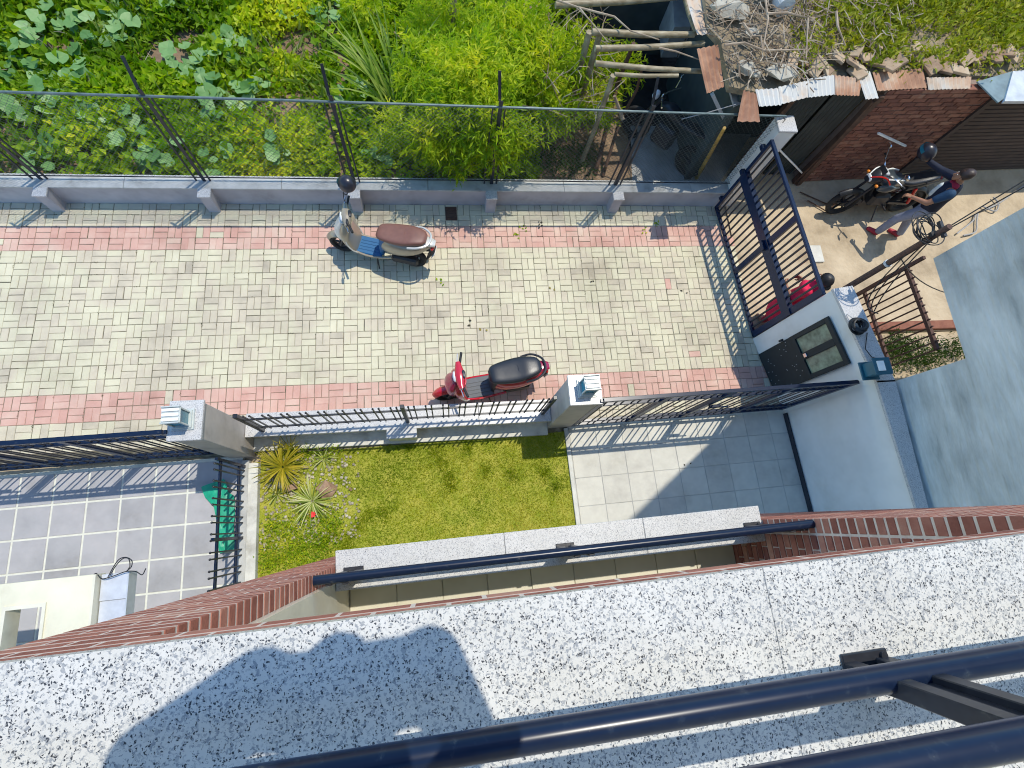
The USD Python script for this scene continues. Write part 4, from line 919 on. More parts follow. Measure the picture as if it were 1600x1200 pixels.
# ------------------------------------------------------------------ the brick shed with its tin and rubble roof
def quad_px(pts, z): return [P(u, v, zz) for (u, v), zz in zip(pts, z if hasattr(z, '__len__') else [z] * 4)]
def corrugated(q, waves, amp=0.018, n2=3, sag=0.0, tone=None):
    """sheet over the quad q (along the corrugation count: q0->q1), ridges running q0->q3"""
    q0, q1, q2, q3 = q; nu = waves * 4; v = []; nrm = unit(np.cross(q1 - q0, q3 - q0)); nrm = nrm if nrm[2] > 0 else -nrm
    tn = []
    for j in range(n2 + 1):
        b = j / n2
        for i in range(nu + 1):
            a = i / nu; p = (q0 * (1 - a) + q1 * a) * (1 - b) + (q3 * (1 - a) + q2 * a) * b
            p = p + nrm * (amp * math.sin(a * waves * 2 * math.pi) - sag * 4 * b * (1 - b) + 0.02 * meshkit.noise(p * 5))
            v.append(p); tn.append(0.5 if tone is None else tone)
    i = np.arange((n2 + 1) * (nu + 1)).reshape(n2 + 1, nu + 1)
    f = np.stack([i[:-1, :-1], i[:-1, 1:], i[1:, 1:], i[1:, :-1]], -1).reshape(-1, 4)
    v = np.array(v); m = len(v)
    mb = MB(); mb.raw(np.vstack([v, v - nrm * 0.003]), np.vstack([f, f[:, ::-1] + m]), tone if tone is not None else 0.5)
    return mb
shed = thing('brick_shed', 'low brick shed with rusty corrugated eaves and rubble covered roof beyond the gate', 'shed', (8, 6.2, 0))
ZE = 2.08
def wall_y(x): return 5.80 + (x - 6.6) * 0.055
eave = [(1200, 158), (1262, 145), (1303, 140), (1345, 140), (1440, 130), (1517, 132), (1600, 128), (1720, 118)]
ep = [P(u, v, ZE) for u, v in eave]
# roof mass: a low rising slab from the eaves back
def roof_z(x, y): return ZE - 0.05 + 0.10 * np.clip(y - 5.5, 0, 6) + 0.10 * meshkit.fbm(np.stack([x * 1.8, y * 1.8, 0 * x], -1), 4, 15)
poly = [P(1093, 0, ZE)[:2] + [0, 3], P(1100, 52, ZE)[:2], P(1122, 72, ZE)[:2], P(1140, 135, ZE)[:2], P(1165, 140, ZE)[:2]] + [q[:2] + (0, 0.12) for q in ep] + [np.array([17, 6.6]), np.array([17, 13.0])]
tri = trimesh.creation.extrude_polygon(Polygon(poly), 0.10, engine='earcut').subdivide_to_size(0.22)
v = tri.vertices.copy(); v[:, 2] += roof_z(v[:, 0], v[:, 1]) - 0.12
part(shed, 'roof', MB().raw(v, tri.faces), 'roof_dust')
cnt = 0
sheets = [([(1072, 0), (1112, 0), (1121, 54), (1089, 56)], 3, 0.6), ([(1088, 78), (1121, 71), (1131, 136), (1104, 147)], 4, 0.1), ([(1161, 142), (1182, 146), (1187, 191), (1151, 191)], 3, 0.1),
          ([(1180, 140), (1218, 138), (1220, 165), (1186, 167)], 5, 0.8), ([(1216, 136), (1262, 127), (1264, 152), (1219, 164)], 6, 0.7), ([(1260, 124), (1304, 118), (1306, 148), (1263, 153)], 7, 0.95), ([(1303, 118), (1346, 124), (1342, 150), (1305, 149)], 7, 0.45),
          ([(1338, 116), (1358, 112), (1372, 154), (1352, 156)], 3, 0.9), ([(1362, 114), (1440, 108), (1447, 138), (1370, 143)], 12, 0.35), ([(1446, 122), (1517, 120), (1515, 139), (1450, 141)], 11, 0.6)]
for q, w, tn in sheets:
    zz = [ZE + 0.10, ZE + 0.10, ZE + 0.05, ZE + 0.05]
    part(shed, 'tin_sheet', corrugated(quad_px(q, zz), w, 0.012, 3, 0.0, tn), 'tin_rust')
# front brick wall
ax = np.array([unit([1, 0.055, 0]), unit([-0.055, 1, 0]), [0, 0, 1.0]]); part(shed, 'mortar_core', MB().box((7.86, wall_y(7.86) + 0.11, 1.0), (2.04, 0.2, 2.2), ax), 'mortar_old')
for k in range(26):
    z = 0.04 + k * 0.082; x = 6.86
    if k % 2: x -= 0.12
    while x < 8.86:
        w = min(0.235, 8.88 - x); 
        x0 = max(x, 6.86)
        if x + w - x0 > 0.04:
            c = np.array([(x0 + x + w) / 2, 0, z]); c[1] = wall_y(c[0]) + 0.05 + rng.normal(0, 0.004)
            part(shed, 'brick', MB().box(c, (x + w - x0 - 0.012, 0.11, 0.068), ax, float(rng.random())), 'brick_old')
        x += 0.247
# dark slats to the right stand in for a soft shadow; dark doorway left
xs = 8.90
part(shed, 'side_pier', MB().box((8.93, wall_y(8.93) + 0.06, 1.05), (0.10, 0.2, 2.2), ax), 'front_dark_shade')
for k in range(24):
    part(shed, 'shadow_slat', MB().bar((9.0, wall_y(9.0) + 0.10, 0.04 + k * 0.09), (14.0, wall_y(14.0) + 0.10, 0.04 + k * 0.09), 0.03, 0.082, ch=0.01), 'front_dark_shade')
part(shed, 'rear_wall', MB().box((11, 9.6, 1.0), (12, 0.2, 2.2)), 'brick_old')
part(shed, 'doorway_back', MB().box((6.1, 6.9, 1.0), (2.4, 0.1, 2.3)), 'tin_and_shade_dark')
for k in range(2):
    part(shed, 'tin_door', corrugated([np.array([5.55 + k * 0.62, 5.95, 0.0]), np.array([6.15 + k * 0.62, 5.98, 0.0]), np.array([6.15 + k * 0.62, 5.98, 2.0]), np.array([5.55 + k * 0.62, 5.95, 2.0])], 7, 0.015), 'tin_and_shade_dark')
part(shed, 'side_wall', MB().box((4.62, 6.9, 0.95), (0.12, 2.2, 2.1)), 'tin_and_shade_dark')  # wall coloured dark in place of the shade inside
part(shed, 'door_post', MB().bar((5.5, 5.9, 0), (5.5, 5.9, 2.05), 0.08), 'brown_wood')
part(shed, 'door_post', MB().bar((6.80, 5.80, 0), (6.80, 5.80, 2.05), 0.09), 'brown_wood')
part(shed, 'blue_sheet', MB().tm(trimesh.Trimesh(np.array(quad_px([(1527, 127), (1583, 111), (1588, 140), (1560, 160)], ZE + 0.1) + [p - (0, 0, 0.02) for p in quad_px([(1527, 127), (1583, 111), (1588, 140), (1560, 160)], ZE + 0.1)])).convex_hull), 'blue_tin')
part(shed, 'white_slab', MB().tm(trimesh.Trimesh(np.array(quad_px([(1583, 111), (1690, 104), (1690, 158), (1570, 158)], ZE + 0.13) + [p - (0, 0, 0.05) for p in quad_px([(1583, 111), (1690, 104), (1690, 158), (1570, 158)], ZE + 0.13)])).convex_hull), 'galvanised')
solo('leaning_beam', MB().bar(P(1366, 156, 1.95), P(1246, 287, 0.0), 0.09, 0.09, ch=0.006), 'brown_wood', 'dark wooden beam leaning against the shed front left of the brick wall', 'beam')
solo('white_stick', MB().bar(P(1372, 208, 1.35), P(1415, 228, 1.0), 0.03, 0.03), 'slot_white', 'thin white stick leaning on the red brick shed wall', 'stick')
solo('white_rod', MB().bar(P(1212, 228, 1.3), P(1262, 279, 0.02), 0.025, 0.025), 'slot_white', 'thin white rod slanting down to the lane behind the far gate pier', 'rod')
solo('grey_post', MB().bar(P(1113, 147, 1.98), P(1134, 192, 1.3), 0.05, 0.05), 'galvanised', 'short grey steel post under the rusty tin corner by the fence', 'post')
solo('plank', MB().bar(P(1135, 105, 2.05), P(1152, 165, 1.8), 0.14, 0.03), 'sheet_grey', 'dark olive plank hanging down at the shed roof corner', 'plank')

# loose things on that roof
def on_roof(u, v): p = P(u, v, ZE + 0.2); p[2] = float(roof_z(p[0], p[1])); return P(u, v, p[2] + 0.02)
for i, (u, v, r, lab) in enumerate([(1137, 24, (.27, .20, .09), 'large pale hexagonal stone slab on the left edge of the shed roof'), (1217, 122, (.28, .15, .06), 'flat tan stone slab just above the eaves with twigs over it'), (1160, 115, (.14, .12, .07), 'pale stone block at the roof corner left of the tan slab'),
                             (1176, 122, (.09, .1, .06), 'small grey stone between the two pale blocks at the roof corner'), (1168, 62, (.12, .09, .05), 'bluish grey flat stone among the twigs'), (1190, 2, (.12, .12, .07), 'pale stone at the top edge among the twigs')]):
    rock('roof_stone', lab, on_roof(u, v) + (0, 0, 0.10), np.array(r) * 1.15, 'rubble_stone', 40 + i, 'stone')
c = on_roof(1213, 12); solo('grey_block', MB().tm(trimesh.creation.cylinder(0.14, 0.34, sections=20, transform=trimesh.transformations.rotation_matrix(1.5, [1, 0.1, 0]))), 'cement_render', 'rough grey concrete cylinder lying at the top of the shed roof', 'block')
for p_ in [stage.GetPrimAtPath('/World/grey_block')]: UsdGeom.Xformable(p_).AddTranslateOp().Set(Gf.Vec3d(*(c + (0, 0, 0.12))))
tiles = [(1268, 116), (1285, 108), (1290, 119), (1322, 104), (1335, 118), (1338, 108), (1305, 95), (1352, 96), (1365, 104), (1408, 88), (1420, 84), (1460, 104), (1470, 92), (1478, 110), (1500, 104), (1512, 98), (1524, 92), (1534, 86), (1545, 94), (1556, 92), (1570, 94), (1492, 116), (1446, 112), (1364, 72), (1380, 112), (1255, 100), (1232, 104), (1330, 90), (1395, 104), (1430, 98)]
for i, (u, v) in enumerate(tiles):
    c = on_roof(u, v) + (0, 0, rng.uniform(0.03, 0.12)); a = rng.uniform(0, 3.14); tl = rng.normal(0, 0.30, 2)
    ax2 = np.array([unit([math.cos(a), math.sin(a), tl[0]]), [0, 0, 0], [0, 0, 0]]); ax2[1] = unit(np.cross([tl[1], 0, 1], ax2[0])); ax2[2] = np.cross(ax2[0], ax2[1])
    solo('loose_tile', MB().box(c, (rng.uniform(0.20, 0.34), rng.uniform(0.12, 0.19), 0.045), ax2, float(rng.random()), 0.004), 'roof_tile', 'broken brown clay tile lying loose along the edge of the shed roof', 'roof tile', 'broken clay tiles along the shed roof edge')
mb = MB()
for k in range(520):
    u, v = rng.uniform(1105, 1270), rng.uniform(-10, 135)
    if u < 1130 and v > 60: continue
    if rng.random() < 0.25: u = rng.uniform(1250, 1420); v = rng.uniform(0, 100)
    c = on_roof(u, v) + (0, 0, rng.uniform(0.02, 0.22)); a = rng.uniform(0, 6.28); l = rng.uniform(0.12, 0.5); d = np.array([math.cos(a), math.sin(a), rng.normal(0, 0.15)])
    mb.tube([c - d * l / 2, c + rng.normal(0, 0.03, 3), c + d * l / 2], [0.008, 0.007, 0.004], 4, float(rng.random()))
solo('brushwood', mb, 'dry_twig', 'heap of dry twigs and brushwood piled on the left part of the shed roof', 'brushwood', kind='stuff')
for i, (pts, lab) in enumerate([([(1168, 0), (1182, 20), (1186, 52), (1178, 100)], 'long curved pale branch running down the middle of the brushwood'), ([(1120, 92), (1150, 88), (1180, 100), (1245, 98)], 'curved branch lying across the rusty tin towards the tan slab'),
                          ([(1185, 44), (1215, 42), (1247, 50), (1244, 112)], 'thin bent branch framing the right side of the brushwood'), ([(1148, 58), (1162, 78), (1175, 78), (1178, 102)], 'forked bare branch in front of the large pale slab'), ([(1290, 40), (1292, 62), (1304, 92)], 'single pale stem standing among the weeds above the tiles')]):
    solo('dry_branch', MB().tube([on_roof(u, v) + (0, 0, 0.22) for u, v in pts], [0.02] + [0.015] * (len(pts) - 2) + [0.008], 6), 'dry_twig', lab, 'branch')
n = 26000
U, V = rng.uniform(1235, 1640, n), rng.uniform(-60, 112, n)
dens = meshkit.fbm(np.stack([U / 40, V / 25, 0 * U], -1), 3, 51)
keep = rng.random(n) < np.clip((U - 1230) / 170, 0.1, 1) * np.clip((98 - V) / 40, 0.02, 1) * np.clip((dens - 0.28) * 5, 0.05, 1)
U, V = U[keep], V[keep]; D3 = (RW.T @ np.stack([(U - 800) / FPX, (V - 600) / FPX, np.ones_like(U)])).T
C = D3 * ((ZE + 0.3 - CAMZ) / D3[:, 2])[:, None]; C[:, 2] = roof_z(C[:, 0], C[:, 1]) + 0.03 + 0.14 * rng.random(len(U)) ** 2; n = len(C)
ln = rng.uniform(0.05, 0.13, n); v, f, tt = leaf_cards(C, rand_unit(n, 0.5), rand_unit(n, 1), ln, ln * rng.uniform(0.15, 0.5, n), np.clip(rng.normal(0.5, 0.25, n), 0, 1))
solo('roof_weeds', MB().raw(v, f, tt), 'weed', 'dry yellow-green weeds and grass growing over the shed roof', 'weeds', kind='stuff')
tuft_field('roof_tuft', 'bright green weed tuft beside the brushwood on the shed roof', [on_roof(1258, 78), on_roof(1255, 100), on_roof(1300, 8), on_roof(1262, 95)], 0.12, 'leaf_bush', 60, 0.8, wd=0.2)

# ------------------------------------------------------------------ the open pole shed and the yard behind the fence
solo('yard_floor', MB().box((3.72, 7.14, -0.01), (3.0, 3.3, 0.06)), 'yard_dark_shade', kind='structure')  # floor darkened by colour where the yard lies in shade
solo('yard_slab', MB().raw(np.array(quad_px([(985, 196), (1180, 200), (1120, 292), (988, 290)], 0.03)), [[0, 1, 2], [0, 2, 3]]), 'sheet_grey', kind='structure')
solo('yard_path', MB().raw(np.array(quad_px([(815, 205), (968, 208), (992, 286), (820, 286)], 0.026)), [[0, 1, 2], [0, 2, 3]]), 'lane_dirt', kind='structure')
ps = thing('pole_shed', 'open dark lean-to of grey bamboo poles between the big shrub and the tin roof', 'lean-to', (3.2, 7, 0))
for (a, b2, r) in [((868, 8), (1092, -8), .05), ((925, 50), (1085, 54), .05), ((930, 76), (1100, 68), .045), ((930, 99), (1108, 112), .04), ((960, 116), (1060, 118), .03), ((1068, -12), (1088, 52), .04)]:
    pa, pb = P(a[0], a[1], 1.95), P(b2[0], b2[1], 2.0); part(ps, 'pole', MB().tube([pa, (pa + pb) / 2 + (0, 0, -0.02), pb], [r, r * 0.95, r * 0.85], 9, float(rng.random())), 'bamboo', smooth=60)
for (a, b2, r) in [((921, 50), (921, 50), .05), ((938, 50), (938, 50), .05), ((958, 118), (958, 118), .04)]:
    pa = P(a[0], a[1], 1.95); part(ps, 'post', MB().tube([pa * [1, 1, 0], pa * [1, 1, 0] + (0.02, 0, 1), pa], r, 8), 'bamboo', smooth=60)
for (u0, u1, v0, z) in [(1050, 1075, -20, 1.2), (1078, 1100, -10, 1.2)]:
    c = [P(u0, v0, z), P(u1, v0, z), P(u1 + 5, 42, z), P(u0 + 4, 42, z)]
    part(ps, 'grey_board', MB().tm(trimesh.Trimesh(np.array(c + [q - (0, 0, 0.6) for q in c])).convex_hull), 'sheet_grey')
part(ps, 'back_wall', MB().box((3.4, 8.75, 0.9), (2.4, 0.1, 1.9)), 'tin_and_shade_dark')  # dark colour stands in for the shaded interior
for i, (pts, lab, mt, r) in enumerate([([(990, 68), (965, 130), (930, 272)], 'dark brown crooked pole leaning over the fence right of the shrub', 'brown_wood', .045), ([(1003, 108), (995, 140), (968, 190), (942, 275)], 'forked brown branch beside the crooked pole', 'brown_wood', .03), ([(1132, 200), (1112, 236), (1088, 278)], 'yellow bamboo stick leaning behind the fence near the gate', 'yellow_bamboo', .035),
                              ([(960, 150), (973, 186)], 'short grey stump of a post beside the crooked pole', 'dry_twig', .035), ([(1145, 168), (1128, 195)], 'yellow bamboo end under the roof corner', 'yellow_bamboo', .03)]):
    zs = np.linspace(1.9, 0.05, len(pts)) if len(pts) > 2 else [1.3, 0.9]
    solo('leaning_pole', MB().tube([P(u, v, z) for (u, v), z in zip(pts, zs)], np.linspace(r * 0.7, r, len(pts)), 8), mt, lab, 'pole')
for i, (pts, lab) in enumerate([([(905, 12), (960, 26), (985, 48), (1030, 62)], 'long bare grey branch crossing the poles of the lean-to'), ([(1030, 75), (1055, 80), (1092, 93)], 'thin bare twig between the poles and the rusty tin'), ([(870, 0), (905, 12), (950, 66)], 'bare branch at the top of the lean-to near the shrub')]):
    solo('dry_branch', MB().tube([P(u, v, 2.1) for u, v in pts], np.linspace(0.016, 0.007, len(pts)), 6), 'dry_twig', lab, 'branch')
solo('thin_cable', MB().tube([P(1065, 186, 1.6), P(1105, 176, 1.7), P(1150, 163, 1.9)], 0.008, 5), 'cable_grey', 'thin cable strung under the shed roof corner across the dark yard', 'cable')
mb = MB()
for k in range(160):
    u, v = rng.uniform(850, 960), rng.uniform(0, 175); c = P(u, v, rng.uniform(0.6, 1.6)); d = unit(rng.normal(size=3)); l = rng.uniform(0.12, 0.4); mb.tube([c - d * l, c + rng.normal(0, .03, 3), c + d * l], [.007, .006, .003], 4, float(rng.random()))
solo('dead_twigs', mb, 'dry_twig', 'tangle of dead twigs along the right side of the big shrub', 'twigs', kind='stuff')
# paint patches and small things on the lane
solo('step_slab', MB().box(P(1274, 397, 0) + (0, 0, 0.0), (0.26, 0.34, 0.05), None, 0.5, 0.006), 'pale_concrete', 'pale flat slab lying on the lane just outside the main gate', 'slab')
for i, (pts, lab) in enumerate([([(1262, 313), (1293, 331), (1312, 311), (1320, 300)], 'bent thin brown rod lying on the lane left of the motorcycle'), ([(1250, 300), (1290, 318), (1340, 320)], 'thin stick lying flat across the lane under the motorcycle front wheel')]):
    solo('bent_rod', MB().tube([P(u, v, 0.01) for u, v in pts], 0.012, 5), 'brown_wood', lab, 'rod')
for i, (pts, lab) in enumerate([([(1495, 365), (1520, 345), (1528, 332), (1560, 318), (1600, 290), (1640, 270)], 'pale hose running along the lane up to the right frame edge'), ([(1528, 332), (1526, 345), (1524, 362), (1505, 368)], 'short pipe branching down from the pale hose beside the grey building'), ([(1535, 322), (1555, 330), (1560, 318), (1552, 308)], 'small loop of the hose lying on the lane')]):
    solo('ground_hose', MB().tube(smooth_path([P(u, v, 0.03) for u, v in pts]), 0.014, 6), 'cable_grey', lab, 'hose')

# ------------------------------------------------------------------ utility pole with cables, yard railing beyond the wall
up = thing('utility_pole', 'dark steel utility pole rising behind the window wall with cable bundles at its top', 'utility pole', (5.78, 2.83, 0))
part(up, 'pole', MB().tube([(5.78, 2.83, -0.05), (5.78, 2.83, 1.6), (5.78, 2.83, 3.15)], [0.045, 0.042, 0.036], 12), 'rust_metal', smooth=50)
part(up, 'clamp', MB().cyl((5.78, 2.83, 2.28), (5.78, 2.83, 2.31), 0.05, 12), 'galvanised')
part(up, 'bracket', MB().bar((5.70, 2.83, 2.98), (5.90, 2.86, 2.98), 0.05, 0.04).bar((5.78, 2.75, 3.06), (5.78, 2.95, 3.06), 0.04, 0.04), 'cable_black')
coil('cable_coil', 'big loose coil of black cable hanging at the utility pole top', np.array([5.70, 2.95, 2.96]), (0.25, -0.1, 1.0), 0.15, 9, 'cable_black', 0.0065, 0.035)
def sag(a, b2, s, n=9): t = np.linspace(0, 1, n)[:, None]; q = np.asarray(a) * (1 - t) + np.asarray(b2) * t; q[:, 2] -= s * 4 * (t * (1 - t))[:, 0]; return q
ends = [((5.78, 2.83, 3.05), P(1640, 258, 3.7), .05, 'cable running from the pole top up to the right frame edge'), ((5.80, 2.83, 2.95), P(1640, 270, 3.7), .12, 'lower cable running from the pole top to the right frame edge'),
        ((5.80, 2.84, 2.9), P(1362, 482, 1.7), .25, 'black cable dropping from the pole top to the rusty railing'), ((5.80, 2.80, 2.85), P(1366, 486, 1.7), .12, 'taut black cable from the pole top to the rusty railing'), ((5.76, 2.80, 2.5), P(1480, 458, 1.2), .1, 'cable from the pole to the far end of the rusty railing'), ((5.76, 2.84, 2.75), P(1372, 490, 1.9), .42, 'slack cable loop between the pole and the rusty railing')]
for a, b2, s, lab in ends: solo('overhead_cable', MB().tube(sag(a, b2, s), 0.008, 5), 'cable_black', lab, 'cable')
yr = thing('yard_railing', 'rusty low railing with thin bars in the gap beside the grey building', 'railing', (7.6, 2.9, 0))
b0, b1 = P(1357, 470, 0.15), P(1392, 592, 0.15); c0, c1 = P(1440, 418, 1.05), P(1484, 560, 1.05)
xq = 7.45
y0, y1 = 3.45, 2.02
for z, r in ((0.18, 0.03), (1.05, 0.035)): part(yr, 'rail', MB().bar((xq, y0, z), (xq + 0.1, y1, z), r * 1.6, r * 1.6), 'rust_metal')
for k in range(13):
    t = k / 12; part(yr, 'bar', MB().bar((xq + 0.1 * t, y0 + (y1 - y0) * t, 0.0), (xq + 0.1 * t, y0 + (y1 - y0) * t, 1.12), 0.02, 0.02), 'rust_metal')
part(yr, 'end_post', MB().bar((xq - 0.15, y0 - 0.1, 0.0), (xq - 0.15, y0 - 0.1, 1.5), 0.05, 0.05), 'rust_metal')
solo('yard_kerb', MB().box((8.5, 2.80, 0.0), (2.0, 0.16, 0.12), None, 0.5, 0.01), 'brick_old', 'low brick red kerb on the ground behind the rusty railing', 'kerb')
tuft_field('yard_plants', 'dark leafy plants in the shaded gap under the grey building', [np.array([rng.uniform(7.6, 9.2), rng.uniform(2.05, 2.5), 0.05]) for _ in range(40)], 0.10, 'leaf_dark', 70, 0.7, wd=0.25)

# ------------------------------------------------------------------ vehicles
def sring(c, ex, ey, hw, hh, p=2.6, n=22):
    a = np.arange(n) / n * 2 * np.pi; x = np.sign(np.cos(a)) * np.abs(np.cos(a)) ** (2 / p) * hw; y = np.sign(np.sin(a)) * np.abs(np.sin(a)) ** (2 / p) * hh
    return np.asarray(c) + x[:, None] * np.asarray(ex) + y[:, None] * np.asarray(ey)
def along_x(st, p=2.6, n=22): return MB().loft([sring((x, 0, z), (0, 1, 0), (0, 0, 1), hw, hh, p, n) for x, z, hw, hh in interp(st)])
def along_z(st, p=2.6, n=22): return MB().loft([sring((x, 0, z), (0, 1, 0), (1, 0, 0), hw, hd, p, n) for z, x, hw, hd in interp(st)])
def interp(st, k=4):
    st = np.asarray(st, float); return smooth_path(st, k)
def wheel(t, x, R, w, spokes=5):
    tr = part(t, 'tyre', MB().torus((x, 0, R), (0, 1, 0), R - w * 0.5, w * 0.5, 0.5, 36, 10), 'rubber', smooth=True, local=True)
    rim = MB().torus((x, 0, R), (0, 1, 0), R - w * 1.05, 0.012, 0.5, 28, 6)
    rim.cyl((x, -0.05, R), (x, 0.05, R), 0.05, 14)
    for k in range(spokes):
        a = k / spokes * 6.283; rim.bar((x, 0, R), (x + math.cos(a) * (R - w), 0, R + math.sin(a) * (R - w)), 0.03, 0.02)
    part(t, 'rim', rim, 'dark_plastic', local=True)
def fender(x, R, w, a0, a1, dx=0.0, n=16, drop=0.03):
    rings = []
    for a in np.linspace(a0, a1, n):
        e = np.array([math.cos(a), 0, math.sin(a)]); c = np.array([x, 0, R * 0.0]) ; k = np.sin((a - a0) / (a1 - a0) * np.pi) * 0.5 + 0.5
        o = np.array([x, 0, 0.225]) + e * R
        ww = w * (0.75 + 0.25 * k)
        arc = []
        for b in np.linspace(-1, 1, 9): arc.append(o + np.array([0, 1, 0]) * ww * b - e * drop * 1.6 * b * b)
        inner = [p - e * 0.012 for p in arc[::-1]]
        rings.append(arc + inner)
    return MB().loft(rings)
def tilt_x(deg): a = math.radians(deg); return np.array([[1, 0, 0], [0, math.cos(a), -math.sin(a)], [0, math.sin(a), math.cos(a)]])
def scooter(label, loc, rotz, tilt, body, body2, seat, floor, steer=0.0, plate='plate_white', mirrors=True):
    t = thing('scooter', label, 'scooter', loc, rotz, tilt=tilt_x(tilt) * 0.94)
    A = dict(local=True); SM = dict(local=True, smooth=35)
    wheel(t, 0.62, 0.222, 0.095); wheel(t, -0.60, 0.222, 0.10)
    part(t, 'front_fender', fender(0.62, 0.262, 0.075, math.radians(20), math.radians(172)), body, **SM)
    part(t, 'fork', MB().tube([(0.62, 0.07, 0.22), (0.50, 0.06, 0.62)], 0.022, 8).tube([(0.62, -0.07, 0.22), (0.50, -0.06, 0.62)], 0.022, 8), 'dark_plastic', **SM)
    part(t, 'front_apron', along_z([(0.27, 0.34, 0.16, 0.03), (0.36, 0.37, 0.215, 0.05), (0.55, 0.44, 0.24, 0.085), (0.72, 0.455, 0.22, 0.10), (0.87, 0.42, 0.14, 0.08)], 2.8), body, **SM)
    part(t, 'apron_nose', along_z([(0.34, 0.46, 0.09, 0.06), (0.52, 0.55, 0.155, 0.09), (0.70, 0.555, 0.165, 0.095), (0.88, 0.48, 0.11, 0.07)], 2.4), body2, **SM)
    for s in (-1, 1):
        part(t, 'indicator', MB().ball((0.535, s * 0.125, 0.66), (0.03, 0.03, 0.05), 2), 'lamp_orange', **SM)
        part(t, 'apron_trim', MB().tube(smooth_path([(0.30, s * 0.18, 0.28), (0.37, s * 0.225, 0.40), (0.43, s * 0.23, 0.58), (0.42, s * 0.16, 0.80)]), 0.011, 6), 'scooter_silver', **SM)
    part(t, 'floorboard', MB().box((0.13, 0, 0.275), (0.46, 0.34, 0.035), None, 0.5, 0.012), floor, **A)
    for k in range(4): part(t, 'floor_rib', MB().box((0.13, -0.09 + k * 0.06, 0.296), (0.34, 0.022, 0.008), None), 'floor_rubber' if floor != 'mat_blue' else floor, **A)
    for s in (-1, 1): part(t, 'floor_edge', MB().tube(smooth_path([(0.36, s * 0.17, 0.30), (0.14, s * 0.185, 0.262), (-0.10, s * 0.18, 0.28), (-0.28, s * 0.19, 0.36)]), 0.018, 8), body, **SM)
    part(t, 'leg_panel', along_z([(0.28, -0.09, 0.12, 0.04), (0.45, -0.10, 0.13, 0.06), (0.66, -0.14, 0.12, 0.08), (0.71, -0.16, 0.10, 0.07)], 3), floor if floor == 'mat_blue' else 'dark_plastic', **SM)
    part(t, 'body_panel', along_x([(-0.10, 0.50, 0.125, 0.15), (-0.25, 0.545, 0.195, 0.185), (-0.48, 0.58, 0.22, 0.17), (-0.70, 0.63, 0.19, 0.125), (-0.86, 0.68, 0.10, 0.07), (-0.92, 0.70, 0.05, 0.035)], 2.5), body, **SM)
    st = along_x([(-0.02, 0.715, 0.08, 0.02), (-0.08, 0.735, 0.145, 0.045), (-0.26, 0.745, 0.185, 0.055), (-0.46, 0.765, 0.20, 0.06), (-0.62, 0.80, 0.18, 0.055), (-0.77, 0.805, 0.135, 0.045), (-0.83, 0.80, 0.07, 0.02)], 3.0)
    sp = part(t, 'seat', st, seat, **SM)
    part(sp, 'seat_seam', MB().tube([(-0.47, y, 0.826 - 0.35 * y * y * 4) for y in np.linspace(-0.14, 0.14, 7)], 0.006, 5), seat, local=True)
    part(t, 'grab_rail', MB().tube(smooth_path([(-0.56, 0.21, 0.745), (-0.72, 0.205, 0.79), (-0.86, 0.12, 0.80), (-0.895, 0, 0.80), (-0.86, -0.12, 0.80), (-0.72, -0.205, 0.79), (-0.56, -0.21, 0.745)]), 0.018, 8), 'scooter_silver' if floor == 'mat_blue' else 'dark_plastic', **SM)
    part(t, 'tail_lamp', MB().ball((-0.93, 0, 0.66), (0.035, 0.10, 0.045), 2), 'lamp_red', **SM)
    part(t, 'tail_cowl', along_x([(-0.78, 0.74, 0.10, 0.03), (-0.90, 0.735, 0.085, 0.035), (-0.97, 0.72, 0.06, 0.025)]), body2, **SM)
    part(t, 'rear_fender', MB().box((-0.90, 0, 0.46), (0.03, 0.14, 0.30), np.array([[0.9, 0, 0.43], [0, 1, 0], [-0.43, 0, 0.9]]), 0.5, 0.01), 'dark_plastic', **A)
    part(t, 'number_plate', MB().box((-0.945, 0, 0.49), (0.006, 0.18, 0.13), np.array([[0.9, 0, 0.43], [0, 1, 0], [-0.43, 0, 0.9]])), plate, **A)
    part(t, 'exhaust', MB().tube(smooth_path([(-0.25, -0.14, 0.24), (-0.45, -0.17, 0.24), (-0.85, -0.18, 0.30)]), [0.02] * 6 + [0.045] * 7, 12), 'dark_plastic', **SM)
    part(t, 'engine', MB().box((-0.48, 0.10, 0.27), (0.44, 0.12, 0.16), None, 0.5, 0.03), 'dark_plastic', **A)
    part(t, 'side_stand', MB().tube([(0.0, 0.12, 0.24), (-0.05, 0.24, 0.03)], 0.012, 6), 'dark_plastic', **A)
    # steering part, turned by steer
    c, s = math.cos(steer), math.sin(steer)
    def tw(mb):
        for i in range(len(mb.v)):
            q = mb.v[i] - np.array([0.42, 0, 0]); mb.v[i] = np.stack([q[:, 0] * c - q[:, 1] * s, q[:, 0] * s + q[:, 1] * c, q[:, 2]], 1) + np.array([0.42, 0, 0])
        return mb
    hc = part(t, 'handlebar_cover', tw(MB().loft([sring((0.43, y, 0.955 + 0.02 * abs(y)), (1, 0, 0), (0, 0, 1), 0.085 - 0.22 * abs(y), 0.065 - 0.12 * abs(y), 2.2, 16) for y in np.linspace(-0.21, 0.21, 9)])), body, **SM)
    part(hc, 'headlamp', tw(MB().ball((0.505, 0, 0.94), (0.03, 0.085, 0.05), 2)), 'lamp_clear', **SM)
    part(hc, 'dial', tw(MB().ball((0.375, 0, 1.0), (0.03, 0.07, 0.02), 2)), 'seat_black', **SM)
